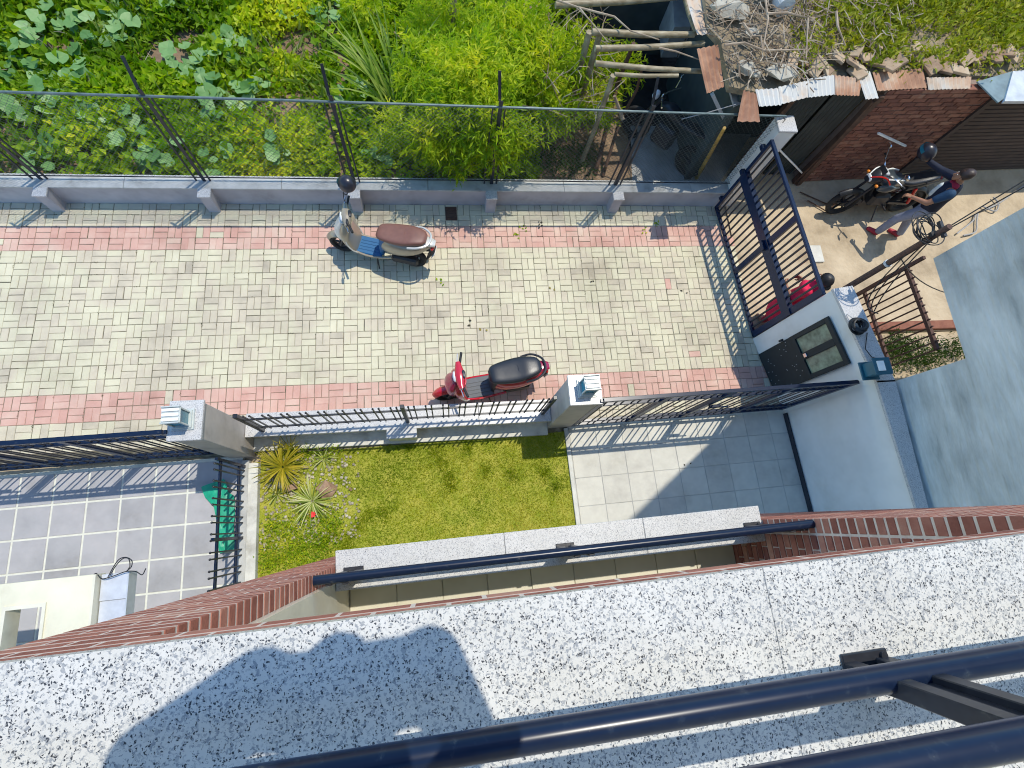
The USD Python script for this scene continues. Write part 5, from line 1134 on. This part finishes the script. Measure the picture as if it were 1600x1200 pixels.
    for s2 in (-1, 1):
        part(t, 'grip', tw(MB().tube([(0.41, s2 * 0.17, 0.965), (0.36, s2 * 0.35, 0.985)], 0.019, 10)), 'rubber', **SM)
        part(t, 'brake_lever', tw(MB().tube([(0.45, s2 * 0.18, 0.96), (0.42, s2 * 0.34, 0.975)], 0.008, 6)), 'chrome', **SM)
        if not mirrors: continue
        mi = part(t, 'mirror_stalk', tw(MB().tube(smooth_path([(0.42, s2 * 0.20, 0.98), (0.43, s2 * 0.25, 1.10), (0.40, s2 * 0.31, 1.19)]), 0.007, 6)), 'dark_plastic', **SM)
        part(mi, 'mirror', tw(MB().ball((0.40, s2 * 0.34, 1.21), (0.022, 0.065, 0.042), 2)), 'dark_plastic', **SM)
    return t
scooter('beige and bronze scooter with brown seat and blue footboard beside the grey boundary wall', (-0.94, 4.27, 0.0), math.pi - 0.25, 6, 'scooter_bronze', 'scooter_silver', 'seat_brown', 'mat_blue', steer=0.35)
scooter('red scooter with black seat parked on the pink pavers beside the right lamp pillar', (0.63, 1.945, 0.0), math.pi + 0.14, 4, 'scooter_red', 'scooter_crimson', 'seat_black', 'floor_rubber', steer=-0.05, mirrors=False)
def helmet(label, c, ax3, r=0.135):
    t = thing('helmet', label, 'helmet', c)
    s = trimesh.creation.icosphere(3, 1.0); v = s.vertices.copy(); v = v * np.array([1.12, 0.95, 1.0]); v[:, 2] = np.where(v[:, 2] < -0.72, -0.72 + (v[:, 2] + 0.72) * 0.1, v[:, 2]); v = v * r @ np.asarray(ax3) + c
    part(t, 'shell', MB().raw(v, s.faces), 'helmet_black', smooth=True)
    a = np.asarray(ax3); th = np.linspace(-1.1, 1.1, 9); rings = [[c + r * 1.03 * (np.array([1.12 * math.cos(x), 0.95 * math.sin(x), z]) @ a) for x in th] for z in (-0.05, 0.15, 0.35)]
    vv = np.array(rings).reshape(-1, 3); f = []
    for i in range(2):
        for k in range(8): f.append([i * 9 + k, i * 9 + k + 1, (i + 1) * 9 + k + 1, (i + 1) * 9 + k])
    part(t, 'visor', MB().raw(np.vstack([vv, c + (vv - c) * 1.02]), np.vstack([np.array(f), np.array(f)[:, ::-1] + 27])), 'lamp_glass')
    part(t, 'chin_strap', MB().tube(smooth_path([c + (np.array([0.03, 0.11, -0.09]) @ a), c + (np.array([0.03, 0.05, -0.17]) @ a), c + (np.array([0.03, -0.10, -0.10]) @ a)]), 0.006, 5), 'cloth_dark')
    return t
hz = P(542, 287, 1.22)
helmet('black open helmet hanging on the mirror of the bronze scooter', hz, np.array([[-0.8, 0.5, -0.2], [-0.5, -0.85, 0.1], [-0.1, 0.15, 0.98]]), 0.125)

# ------------------------------------------------------------------ motorcycle on the lane
def motorcycle(label, loc, rotz, tilt):
    t = thing('motorcycle', label, 'motorcycle', loc, rotz, tilt=tilt_x(tilt)); A = dict(local=True); SM = dict(local=True, smooth=35)
    wheel(t, 0.68, 0.30, 0.09, 6); wheel(t, -0.62, 0.30, 0.11, 6)
    part(t, 'front_fender', fender(0.68, 0.41, 0.06, math.radians(50), math.radians(165)), 'dark_plastic', **SM)
    for s in (-1, 1): part(t, 'fork', MB().tube([(0.68, s * 0.09, 0.30), (0.42, s * 0.085, 0.92)], [0.026, 0.02], 10), 'dark_plastic', **SM)
    part(t, 'fuel_tank', along_x([(-0.12, 0.78, 0.09, 0.06), (0.02, 0.83, 0.13, 0.10), (0.20, 0.86, 0.16, 0.11), (0.33, 0.85, 0.13, 0.09), (0.40, 0.84, 0.06, 0.04)], 2.6), 'tank_grey', **SM)
    for s in (-1, 1):
        sm_ = along_x([(0.10, 0.78, 0.02, 0.03), (0.25, 0.78, 0.035, 0.08), (0.46, 0.80, 0.02, 0.05)]); sm_.v[0] = sm_.v[0] + np.array([0, s * 0.165, 0])
        part(t, 'tank_shroud', sm_, 'tank_grey', **SM)
        part(t, 'cowl_stripe', MB().tube(smooth_path([(0.66, s * 0.03, 0.93), (0.55, s * 0.10, 1.0), (0.42, s * 0.14, 0.98), (0.30, s * 0.17, 0.88)]), 0.013, 6), 'lamp_red' if s > 0 else 'slot_white', **SM)
        part(t, 'tank_stripe', MB().tube(smooth_path([(0.02, s * 0.12, 0.92), (0.18, s * 0.135, 0.945), (0.33, s * 0.10, 0.925)]), 0.012, 6), 'slot_white', **SM)
    part(t, 'seat', along_x([(-0.08, 0.80, 0.09, 0.04), (-0.25, 0.80, 0.13, 0.05), (-0.45, 0.83, 0.12, 0.045), (-0.68, 0.88, 0.10, 0.04), (-0.78, 0.89, 0.05, 0.02)], 3), 'seat_black', **SM)
    part(t, 'tail_panel', along_x([(-0.25, 0.68, 0.12, 0.08), (-0.55, 0.76, 0.11, 0.07), (-0.82, 0.84, 0.05, 0.03)]), 'dark_plastic', **SM)
    part(t, 'grab_rail', MB().tube(smooth_path([(-0.5, 0.13, 0.84), (-0.75, 0.12, 0.90), (-0.86, 0, 0.91), (-0.75, -0.12, 0.90), (-0.5, -0.13, 0.84)]), 0.014, 7), 'dark_plastic', **SM)
    part(t, 'engine', MB().box((0.08, 0, 0.42), (0.36, 0.26, 0.28), None, 0.5, 0.05), 'dark_plastic', **A)
    for k in range(5): part(t, 'cooling_fin', MB().box((0.16, 0, 0.52 + k * 0.03), (0.22, 0.22, 0.008)), 'dark_plastic', **A)
    part(t, 'frame', MB().tube([(0.42, 0, 0.85), (0.22, 0, 0.38), (-0.25, 0, 0.34)], 0.022, 8).tube([(0.40, 0, 0.80), (-0.15, 0, 0.72), (-0.7, 0, 0.78)], 0.022, 8), 'dark_plastic', **SM)
    part(t, 'swing_arm', MB().bar((-0.15, 0.10, 0.36), (-0.62, 0.10, 0.30), 0.04, 0.05).bar((-0.15, -0.10, 0.36), (-0.62, -0.10, 0.30), 0.04, 0.05), 'dark_plastic', **A)
    part(t, 'exhaust', MB().tube(smooth_path([(0.25, -0.08, 0.40), (0.10, -0.14, 0.24), (-0.35, -0.16, 0.28), (-0.85, -0.19, 0.42)]), [0.02] * 10 + [0.045] * 9, 12), 'chrome', **SM)
    part(t, 'headlight_cowl', along_x([(0.40, 0.92, 0.06, 0.05), (0.50, 0.93, 0.12, 0.11), (0.60, 0.90, 0.11, 0.09), (0.68, 0.87, 0.05, 0.04)]), 'seat_black', **SM)
    part(t, 'headlamp', MB().ball((0.645, 0, 0.89), (0.035, 0.08, 0.06), 2), 'lamp_clear', **SM)
    part(t, 'windscreen', MB().box((0.52, 0, 1.04), (0.01, 0.18, 0.14), np.array([[0.9, 0, 0.43], [0, 1, 0], [-0.43, 0, 0.9]]), 0.5, 0.004), 'dark_plastic', **A)
    part(t, 'instrument', MB().box((0.42, 0, 1.02), (0.08, 0.16, 0.04), None, 0.5, 0.01), 'galvanised', **A)
    part(t, 'handlebar', MB().tube(smooth_path([(0.27, 0.38, 1.03), (0.36, 0.22, 1.05), (0.40, 0.08, 1.0), (0.40, -0.08, 1.0), (0.36, -0.22, 1.05), (0.27, -0.38, 1.03)]), 0.013, 8), 'chrome', **SM)
    for s in (-1, 1):
        part(t, 'grip', MB().tube([(0.31, s * 0.28, 1.04), (0.26, s * 0.40, 1.03)], 0.018, 8), 'rubber', **SM)
        part(t, 'indicator', MB().ball((0.55, s * 0.17, 0.86), (0.03, 0.035, 0.025), 1), 'lamp_orange', **SM)
        mi = part(t, 'mirror_stalk', MB().tube([(0.34, s * 0.26, 1.05), (0.38, s * 0.33, 1.22)], 0.007, 6), 'chrome', **SM)
        part(mi, 'mirror', MB().ball((0.38, s * 0.36, 1.24), (0.02, 0.06, 0.04), 2), 'chrome', **SM)
        part(t, 'foot_peg', MB().cyl((-0.05, s * 0.12, 0.33), (-0.05, s * 0.26, 0.33), 0.015, 8), 'rubber', **A)
        part(t, 'shock_absorber', MB().tube([(-0.58, s * 0.12, 0.34), (-0.42, s * 0.12, 0.70)], 0.028, 8), 'lamp_red', **SM)
    part(t, 'tail_lamp', MB().ball((-0.85, 0, 0.84), (0.03, 0.06, 0.03), 2), 'lamp_red', **SM)
    part(t, 'rear_fender', fender(-0.62, 0.42, 0.07, math.radians(70), math.radians(200)), 'dark_plastic', **SM)
    part(t, 'number_plate', MB().box((-0.98, 0, 0.52), (0.006, 0.2, 0.14), np.array([[0.9, 0, 0.43], [0, 1, 0], [-0.43, 0, 0.9]])), 'plate_yellow', **A)
    part(t, 'side_stand', MB().tube([(0.0, 0.10, 0.28), (-0.03, 0.24, 0.02)], 0.012, 6), 'dark_plastic', **A)
motorcycle('dark motorcycle with red and white trim on the sandy lane below the brick shed', (8.12, 5.17, -0.02), math.pi + 0.05, 7)
mo2 = (4.10, 6.35, 0.02)
t2 = thing('parked_motorcycle', 'dark motorcycle standing in the unlit yard behind the fence', 'motorcycle', mo2, 2.4, tilt=tilt_x(8))
wheel(t2, 0.62, 0.29, 0.09, 6); wheel(t2, -0.60, 0.29, 0.1, 6)
part(t2, 'fuel_tank', along_x([(-0.10, 0.80, 0.09, 0.06), (0.15, 0.85, 0.14, 0.10), (0.36, 0.84, 0.06, 0.04)]), 'seat_black', local=True, smooth=35)
part(t2, 'seat', along_x([(-0.08, 0.80, 0.1, 0.04), (-0.40, 0.82, 0.12, 0.045), (-0.75, 0.87, 0.06, 0.02)]), 'seat_black', local=True, smooth=35)
part(t2, 'engine', MB().box((0.05, 0, 0.42), (0.4, 0.25, 0.4), None, 0.5, 0.05), 'dark_plastic', local=True)
part(t2, 'fork', MB().tube([(0.62, 0, 0.29), (0.38, 0, 0.98)], 0.04, 8), 'dark_plastic', local=True)
part(t2, 'handlebar', MB().tube(smooth_path([(0.26, 0.36, 1.03), (0.38, 0.1, 1.0), (0.38, -0.1, 1.0), (0.26, -0.36, 1.03)]), 0.014, 8), 'chrome', local=True)
for s in (-1, 1): part(t2, 'mirror', MB().ball((0.34, s * 0.34, 1.2), (0.02, 0.06, 0.04), 2).tube([(0.33, s * 0.26, 1.04), (0.34, s * 0.33, 1.19)], 0.008, 6), 'chrome', local=True)
part(t2, 'headlamp', MB().ball((0.52, 0, 0.92), (0.06, 0.09, 0.08), 2), 'lamp_clear', local=True)

# ------------------------------------------------------------------ people
def hull2(p, r, q, s, n=10):
    a = m3.Manifold.sphere(r, n * 2).translate(tuple(np.asarray(p, float))); b = m3.Manifold.sphere(s, n * 2).translate(tuple(np.asarray(q, float)))
    return m3.Manifold.batch_hull([a, b])
def blob(chains, edge=0.035, it=8):
    parts = []
    for ch in chains:
        for (p, r), (q, s) in zip(ch[:-1], ch[1:]): parts.append(hull2(p, r, q, s))
    u = m3.Manifold.batch_boolean(parts, m3.OpType.Add).refine_to_length(edge)
    mm = u.to_mesh(); t = trimesh.Trimesh(mm.vert_properties[:, :3], mm.tri_verts)
    trimesh.smoothing.filter_taubin(t, 0.5, 0.52, it)
    return MB().tm(t)
def hand(w, d, pn, sz=1.0, curl=0.6):
    """palm and five bent fingers from the wrist w along d, palm facing pn"""
    d = unit(d); pn = unit(np.asarray(pn) - d * (np.asarray(pn) @ d)); s = np.cross(d, pn); ch = []
    w = np.asarray(w, float); k = w + d * 0.085 * sz
    for i, (o, l) in enumerate(((-0.030, 0.068), (-0.010, 0.078), (0.011, 0.073), (0.030, 0.056))):
        a = w + d * 0.02 + s * o * 0.6 * sz; b = k + s * o * sz; c1 = b + (d * math.cos(curl) + pn * math.sin(curl)) * l * 0.55 * sz; c2 = c1 + (d * math.cos(curl * 2.2) + pn * math.sin(curl * 2.2)) * l * 0.5 * sz
        ch.append([(a, 0.017 * sz), (b, 0.012 * sz), (c1, 0.0095 * sz), (c2, 0.008 * sz)])
    b = w + d * 0.03 * sz - s * 0.03 * sz; c1 = b + (d * 0.6 - s * 0.6 + pn * 0.4) * 0.045 * sz
    ch.append([(w + d * 0.015, 0.017 * sz), (b, 0.013 * sz), (c1, 0.011 * sz), (c1 + (d * 0.9 + pn * 0.4) * 0.03 * sz, 0.009 * sz)])
    return ch
def head_chains(c, f, up):
    f, up = unit(f), unit(up); r = unit(np.cross(f, up)); c = np.asarray(c, float)
    ch = [[(c + up * 0.03 - f * 0.02, 0.088), (c - up * 0.035 + f * 0.025, 0.066)], [(c - up * 0.03 + f * 0.03, 0.06), (c - up * 0.085 + f * 0.048, 0.036)],
          [(c + f * 0.088 + up * 0.005, 0.012), (c + f * 0.108 - up * 0.025, 0.013)], [(c + f * 0.083 - up * 0.062 + r * 0.015, 0.010), (c + f * 0.083 - up * 0.062 - r * 0.015, 0.010)]]
    for s in (-1, 1): ch.append([(c + r * 0.082 * s - up * 0.0, 0.017), (c + r * 0.086 * s - up * 0.03, 0.012)])
    return ch
def features(pr, c, f, up, hair, long_hair=False):
    f, up = unit(f), unit(up); r = unit(np.cross(f, up)); c = np.asarray(c, float)
    ax3 = np.array([f, r, up]); s = trimesh.creation.icosphere(3); v = s.vertices * (0.105, 0.098, 0.10)
    v = v[:, [0, 1, 2]]; loc = v + np.array([-0.022, 0, 0.037])
    loc[:, 0] = np.where((loc[:, 2] < 0.035) & (loc[:, 0] > 0.02), np.minimum(loc[:, 0], 0.02), loc[:, 0]); loc *= (1 + 0.05 * (meshkit.noise(loc * 40) - 0.5))[:, None]
    hr = MB().raw(loc @ ax3 + c, s.faces)
    if long_hair: hr.ball(c - f * 0.10 - up * 0.03, 0.06, 2); hr.tube([c - f * 0.09 - up * 0.05, c - f * 0.11 - up * 0.18, c - f * 0.10 - up * 0.34], [0.035, 0.03, 0.012], 8)
    part(pr, 'hair', hr, hair, smooth=True)
    for k in (-1, 1):
        part(pr, 'eye', MB().ball(c + f * 0.079 + r * 0.033 * k + up * 0.012, 0.008, 1), 'slot_white'); part(pr, 'pupil', MB().ball(c + f * 0.0875 + r * 0.033 * k + up * 0.012, 0.0055, 1), 'hair_black')

def man_at_motorcycle():
    b = np.array([8.44, 4.66, -0.02]); f = unit([-0.72, 0.62, 0]); r = np.array([f[1], -f[0], 0])   # r: the man's right hand side
    J = lambda x, y, z: b + f * x + r * y + np.array([0, 0, z])
    T = thing('person', 'person in navy vest and grey jeans lifting a helmet beside the motorcycle', 'person', b)
    hip, chest, nk, hd = J(0.0, 0, 0.93), J(0.05, 0, 1.30), J(0.06, 0, 1.47), J(0.12, 0.0, 1.62)
    fl, fr = J(0.20, -0.14, 0.09), J(-0.16, 0.12, 0.09); kl, kr = J(0.19, -0.12, 0.50), J(0.0, 0.11, 0.49)
    sl, sr_ = J(0.05, -0.185, 1.40), J(0.06, 0.185, 1.41)
    el, wl = J(0.18, -0.30, 1.16), J(0.40, -0.24, 1.06); er, wr = J(0.30, 0.30, 1.30), J(0.55, 0.36, 1.27)
    leg = lambda h, k, a: [(h, 0.085), (k, 0.055), (a, 0.04)]
    toe = lambda a: [(a - (0, 0, 0.03), 0.04), (a + f * 0.15 - (0, 0, 0.055), 0.032)]
    ch = [[(hip + (0, 0, 0.0), 0.115), (J(0.03, 0, 1.12), 0.115), (chest, 0.13), (nk - (0, 0, 0.03), 0.07), (nk + (0, 0, 0.04), 0.052), (hd, 0.055)],
          leg(J(0, -0.09, 0.90), kl, fl), leg(J(0, 0.09, 0.90), kr, fr), toe(fl), toe(fr),
          [(chest + (0, 0, 0.06), 0.09), (sl, 0.062), (el, 0.042), (wl, 0.029)], [(chest + (0, 0, 0.06), 0.09), (sr_, 0.062), (er, 0.042), (wr, 0.029)]] + head_chains(hd, unit(f * 0.9 + (0, 0, -0.3)), (0, 0, 1))
    ch += hand(wl, unit(wl - el), (0, 0, -1), 1.05, 0.7) + hand(wr, unit(wr - er), unit([0, 0, 1]), 1.05, 0.6)
    body = part(T, 'body', blob(ch, 0.03), 'skin', smooth=True)
    part(T, 'jeans', blob([[(J(0, 0, 0.98), 0.135), (hip, 0.14)], [(J(0, -0.085, 0.90), 0.105), (kl, 0.075), (fl + (0, 0, 0.03), 0.062)], [(J(0, 0.085, 0.90), 0.105), (kr, 0.075), (fr + (0, 0, 0.03), 0.062)]]), 'denim_grey', smooth=True)
    part(T, 'vest', blob([[(J(0, -0.03, 0.95), 0.145), (J(0.03, -0.02, 1.15), 0.14), (chest, 0.155), (chest + (0, 0, 0.1), 0.12)], [(J(0.04, 0.10, 1.38), 0.085), (J(0.04, -0.10, 1.37), 0.085)]]), 'cloth_navy', smooth=True)
    part(T, 'sleeve', blob([[(sr_, 0.082), (er, 0.060), (wr - f * 0.03, 0.045)]]), 'cloth_navy', smooth=True)
    part(T, 'sleeve', blob([[(sl, 0.082), (sl * 0.4 + el * 0.6, 0.062)]]), 'cloth_blue', smooth=True, label='short blue sleeve')
    part(T, 'shirt_front', blob([[(J(0.13, 0.02, 1.12), 0.075), (J(0.155, 0.0, 1.30), 0.07)]]), 'cloth_white', smooth=True)
    part(T, 'scarf', blob([[(nk + r * 0.07, 0.05), (nk + f * 0.06 - (0, 0, 0.02), 0.045), (nk - r * 0.07, 0.05)]]), 'cloth_maroon', smooth=True)
    for a in (fl, fr): part(T, 'shoe', blob([[(a - (0, 0, 0.035), 0.05), (a + f * 0.15 - (0, 0, 0.055), 0.038)]], 0.025), 'shoe_red', smooth=True)
    features(T, hd, unit(f * 0.9 + (0, 0, -0.3)), (0, 0, 1), 'hair_brown')
    h = wr + unit(wr - er) * 0.13 + np.array([0, 0, 0.10])
    helmet('dark full helmet lifted in the hand of the person beside the motorcycle', h, np.array([[-0.7, 0.6, 0.2], [-0.65, -0.75, 0], [0.1, -0.1, 0.98]]), 0.14)
man_at_motorcycle()
def woman_behind_gate():
    b = np.array([5.60, 2.98, -0.02]); f = unit([-0.35, 0.9, 0]); r = np.array([f[1], -f[0], 0])
    J = lambda x, y, z: b + f * x + r * y + np.array([0, 0, z])
    T = thing('person', 'person in bright red clothes standing behind the main gate bars', 'person', b)
    hip, chest, nk, hd = J(0, 0, 0.85), J(0.02, 0, 1.18), J(0.02, 0, 1.34), J(0.05, 0, 1.47)
    fl, fr = J(0.03, -0.10, 0.08), J(-0.03, 0.10, 0.08); sl, sr_ = J(0.02, -0.16, 1.28), J(0.02, 0.16, 1.28)
    el, wl = J(0.06, -0.24, 1.02), J(0.27, -0.16, 0.98); er, wr = J(0.05, 0.24, 1.02), J(0.26, 0.14, 1.0)
    ch = [[(hip, 0.11), (chest, 0.115), (nk - (0, 0, 0.03), 0.06), (nk + (0, 0, 0.04), 0.045), (hd, 0.052)], [(J(0, -0.08, 0.82), 0.085), (J(0.03, -0.09, 0.45), 0.052), (fl, 0.036)], [(J(0, 0.08, 0.82), 0.085), (J(0, 0.09, 0.45), 0.052), (fr, 0.036)],
          [(fl - (0, 0, 0.03), 0.036), (fl + f * 0.13 - (0, 0, 0.05), 0.028)], [(fr - (0, 0, 0.03), 0.036), (fr + f * 0.13 - (0, 0, 0.05), 0.028)],
          [(chest + (0, 0, 0.05), 0.08), (sl, 0.055), (el, 0.038), (wl, 0.026)], [(chest + (0, 0, 0.05), 0.08), (sr_, 0.055), (er, 0.038), (wr, 0.026)]] + head_chains(hd, f, (0, 0, 1)) + hand(wl, unit(wl - el), r, 0.95) + hand(wr, unit(wr - er), -r, 0.95)
    part(T, 'body', blob(ch, 0.03), 'skin', smooth=True)
    part(T, 'tunic', blob([[(J(0.0, 0, 0.45), 0.25), (hip, 0.21), (J(0.02, 0, 1.02), 0.165), (chest, 0.165), (chest + (0, 0, 0.08), 0.12)], [(J(0.02, 0.09, 1.26), 0.075), (J(0.02, -0.09, 1.26), 0.075)], [(sl, 0.075), (el, 0.056)], [(sr_, 0.075), (er, 0.056)]]), 'cloth_red', smooth=True)
    part(T, 'trousers', blob([[(J(0, -0.07, 0.55), 0.10), (J(0.03, -0.09, 0.4), 0.075), (fl + (0, 0, 0.03), 0.055)], [(J(0, 0.07, 0.55), 0.10), (J(0, 0.09, 0.4), 0.075), (fr + (0, 0, 0.03), 0.055)]]), 'cloth_maroon', smooth=True)
    part(T, 'shawl', blob([[(J(0.06, -0.20, 1.28), 0.06), (J(0.12, -0.05, 1.18), 0.09), (J(0.10, 0.17, 0.98), 0.10), (J(0.02, 0.26, 0.55), 0.09)], [(J(-0.09, -0.16, 1.28), 0.055), (J(-0.14, 0.06, 1.15), 0.09), (J(-0.10, 0.22, 0.85), 0.10)]]), 'cloth_red', smooth=True)
    features(T, hd, f, (0, 0, 1), 'hair_black', True)
woman_behind_gate()

# the person who takes the picture, leaning over the upper railing with a telephone held out; seen here only as a shadow on the granite
def photographer():
    J = lambda s, t, z: hp(s, t, z)
    b = hp(0.12, -0.95, 5.9); f = HT; r = HS
    T = thing('photographer', 'person leaning far over the pipe railing whose shadow falls on the granite', 'person', b)
    hip, waist, chest, nk, hd = J(0.08, -0.58, 7.26), J(0.10, -0.40, 7.52), J(0.13, -0.08, 7.83), J(0.14, 0.06, 7.88), J(0.15, 0.11, 7.88)
    fl, fr = J(-0.02, -0.80, 6.55), J(0.24, -0.80, 6.55); kl, kr = J(-0.02, -0.68, 6.90), J(0.24, -0.68, 6.90)
    sl, sr_ = J(-0.08, 0.08, 7.84), J(0.38, 0.10, 7.84)
    el, er = J(-0.36, -0.06, 7.80), J(0.47, -0.10, 7.80); wl, wr = J(-0.13, 0.05, 7.68), J(0.31, 0.09, 7.68)
    down = np.array([0, 0.5, -0.85])
    ch = [[(hip, 0.12), (waist, 0.12), (chest, 0.13), (nk, 0.065), (hd, 0.06)], [(hip - r * 0.1, 0.09), (kl, 0.06), (fl, 0.045)], [(hip + r * 0.1, 0.09), (kr, 0.06), (fr, 0.045)],
          [(fl, 0.045), (fl + f * 0.12 - (0, 0, 0.05), 0.035)], [(fr, 0.045), (fr + f * 0.12 - (0, 0, 0.05), 0.035)], [(chest, 0.09), (sl, 0.062), (el, 0.045), (wl, 0.03)], [(chest, 0.09), (sr_, 0.062), (er, 0.045), (wr, 0.03)]] + head_chains(hd, down, unit(f + (0, 0, 0.5)))
    ch += hand(wl, unit([1, 0.25, 0.0]), (0, 0.2, 1), 1.0, 0.4) + hand(wr, unit([-1, -0.3, 0.0]), (0, 0.2, 1), 1.0, 0.4)
    part(T, 'body', blob(ch, 0.03), 'skin', smooth=True)
    part(T, 'jacket', blob([[(hip, 0.16), (waist, 0.14), (chest, 0.15), (nk - f * 0.06, 0.10)], [(J(0.33, 0.07, 7.85), 0.12), (J(-0.03, 0.06, 7.85), 0.12)], [(sl, 0.125), (el, 0.115), (wl, 0.06)], [(sr_, 0.105), (er, 0.085), (wr, 0.055)], [(el, 0.105), (waist - r * 0.1, 0.1)], [(er, 0.085), (waist + r * 0.1, 0.1)]]), 'cloth_dark', smooth=True)
    part(T, 'trousers', blob([[(hip - r * 0.09, 0.125), (kl, 0.085), (fl, 0.07)], [(hip + r * 0.09, 0.125), (kr, 0.085), (fr, 0.07)]]), 'denim_grey', smooth=True)
    features(T, hd, down, unit(f + (0, 0, 0.5)), 'hair_black')
    R, U, F = RW[0], -RW[1], RW[2]
    c = np.array([0, 0, CAMZ]) - F * 0.014 + R * 0.06 + U * 0.02
    tb = thing('telephone', 'mobile telephone held out level over the ledge with its camera looking down', 'telephone', c)
    part(tb, 'case', MB().box(c, (0.165, 0.085, 0.009), np.array([R, U, F]), 0.5, 0.003), 'phone_black')
    part(tb, 'screen', MB().box(c - F * 0.0055, (0.15, 0.075, 0.002), np.array([R, U, F])), 'door_pane')
photographer()

# ------------------------------------------------------------------ litter, moss and stains of use
mb = MB()
for k in range(760):
    r_, c_ = rng.integers(0, 19), rng.integers(-38, 26)
    if rng.random() < 0.5 and r_ > 6: continue
    x0 = c_ * MOD - 0.06; y0 = 5.266 - r_ * MOD; hz_ = rng.random() < 0.5; l = abs(rng.normal(0, 0.07)) + 0.02
    if x0 > 4.9: continue
    for _ in range(int(l * 160) + 2):
        q = np.array([x0 + (rng.uniform(0, l) if hz_ else rng.normal(0, 0.004)), y0 - (rng.normal(0, 0.004) if hz_ else rng.uniform(0, l)), 0.002])
        d = unit(rng.normal(size=3) + (0, 0, 0.7)); v, f, tt = leaf_cards(q[None], d[None], rand_unit(1, 1), rng.uniform(0.006, 0.016), 0.006, float(rng.random() * 0.5)); mb.raw(v, f, tt)
solo('joint_moss', mb, 'moss', 'dark moss and tiny weeds growing in the joints between the driveway pavers', 'moss', kind='stuff')
litter = [((820, 358), 'green leaf cluster by the wall right of the drain'), ((845, 351), 'small dark green sprig close to the wall'), ((808, 368), 'yellowed leaves on the pink band under the green leaf cluster'), ((1012, 360), 'small weed on the pavers near the far end of the gate'), ((1028, 349), 'tiny sprig by the wall near the gate'), ((735, 506), 'dark dry twig in the middle of the driveway'),
          ((755, 513), 'yellow brown leaf right of the dry twig'), ((928, 440), 'dark dry leaf right of centre on the buff pavers'), ((865, 456), 'yellow leaf on the buff pavers above the right lamp pillar'), ((1066, 456), 'dark speck of leaf near the gate shadow'), ((1069, 720), 'small dark leaf on the shaded entrance tiles'), ((690, 440), 'yellow weed on the pavers below the bronze scooter tail')]
for (u, v), lab in litter:
    c = P(u, v, 0.004); t = thing('fallen_leaf', lab, 'leaf', c)
    for k in range(5 if 'cluster' in lab or 'leaves' in lab or 'weed' in lab or 'sprig' in lab else 2):
        q = c + rng.normal(0, 0.035, 3) * [1, 1, 0.1]; a = rng.uniform(0, 6.28); vv, f, tt = leaf_cards(q[None], np.array([[math.cos(a), math.sin(a), 0.25]]), np.array([[0, 0, 1.0]]), rng.uniform(0.035, 0.07), rng.uniform(0.02, 0.035), float(rng.random()))
        part(t, 'blade', MB().raw(vv, f, tt), 'leaf_small' if ('green' in lab or 'weed' in lab or 'sprig' in lab) and 'dark' not in lab else ('leaf_litter' if 'yellow' in lab else 'dead_leaf'))
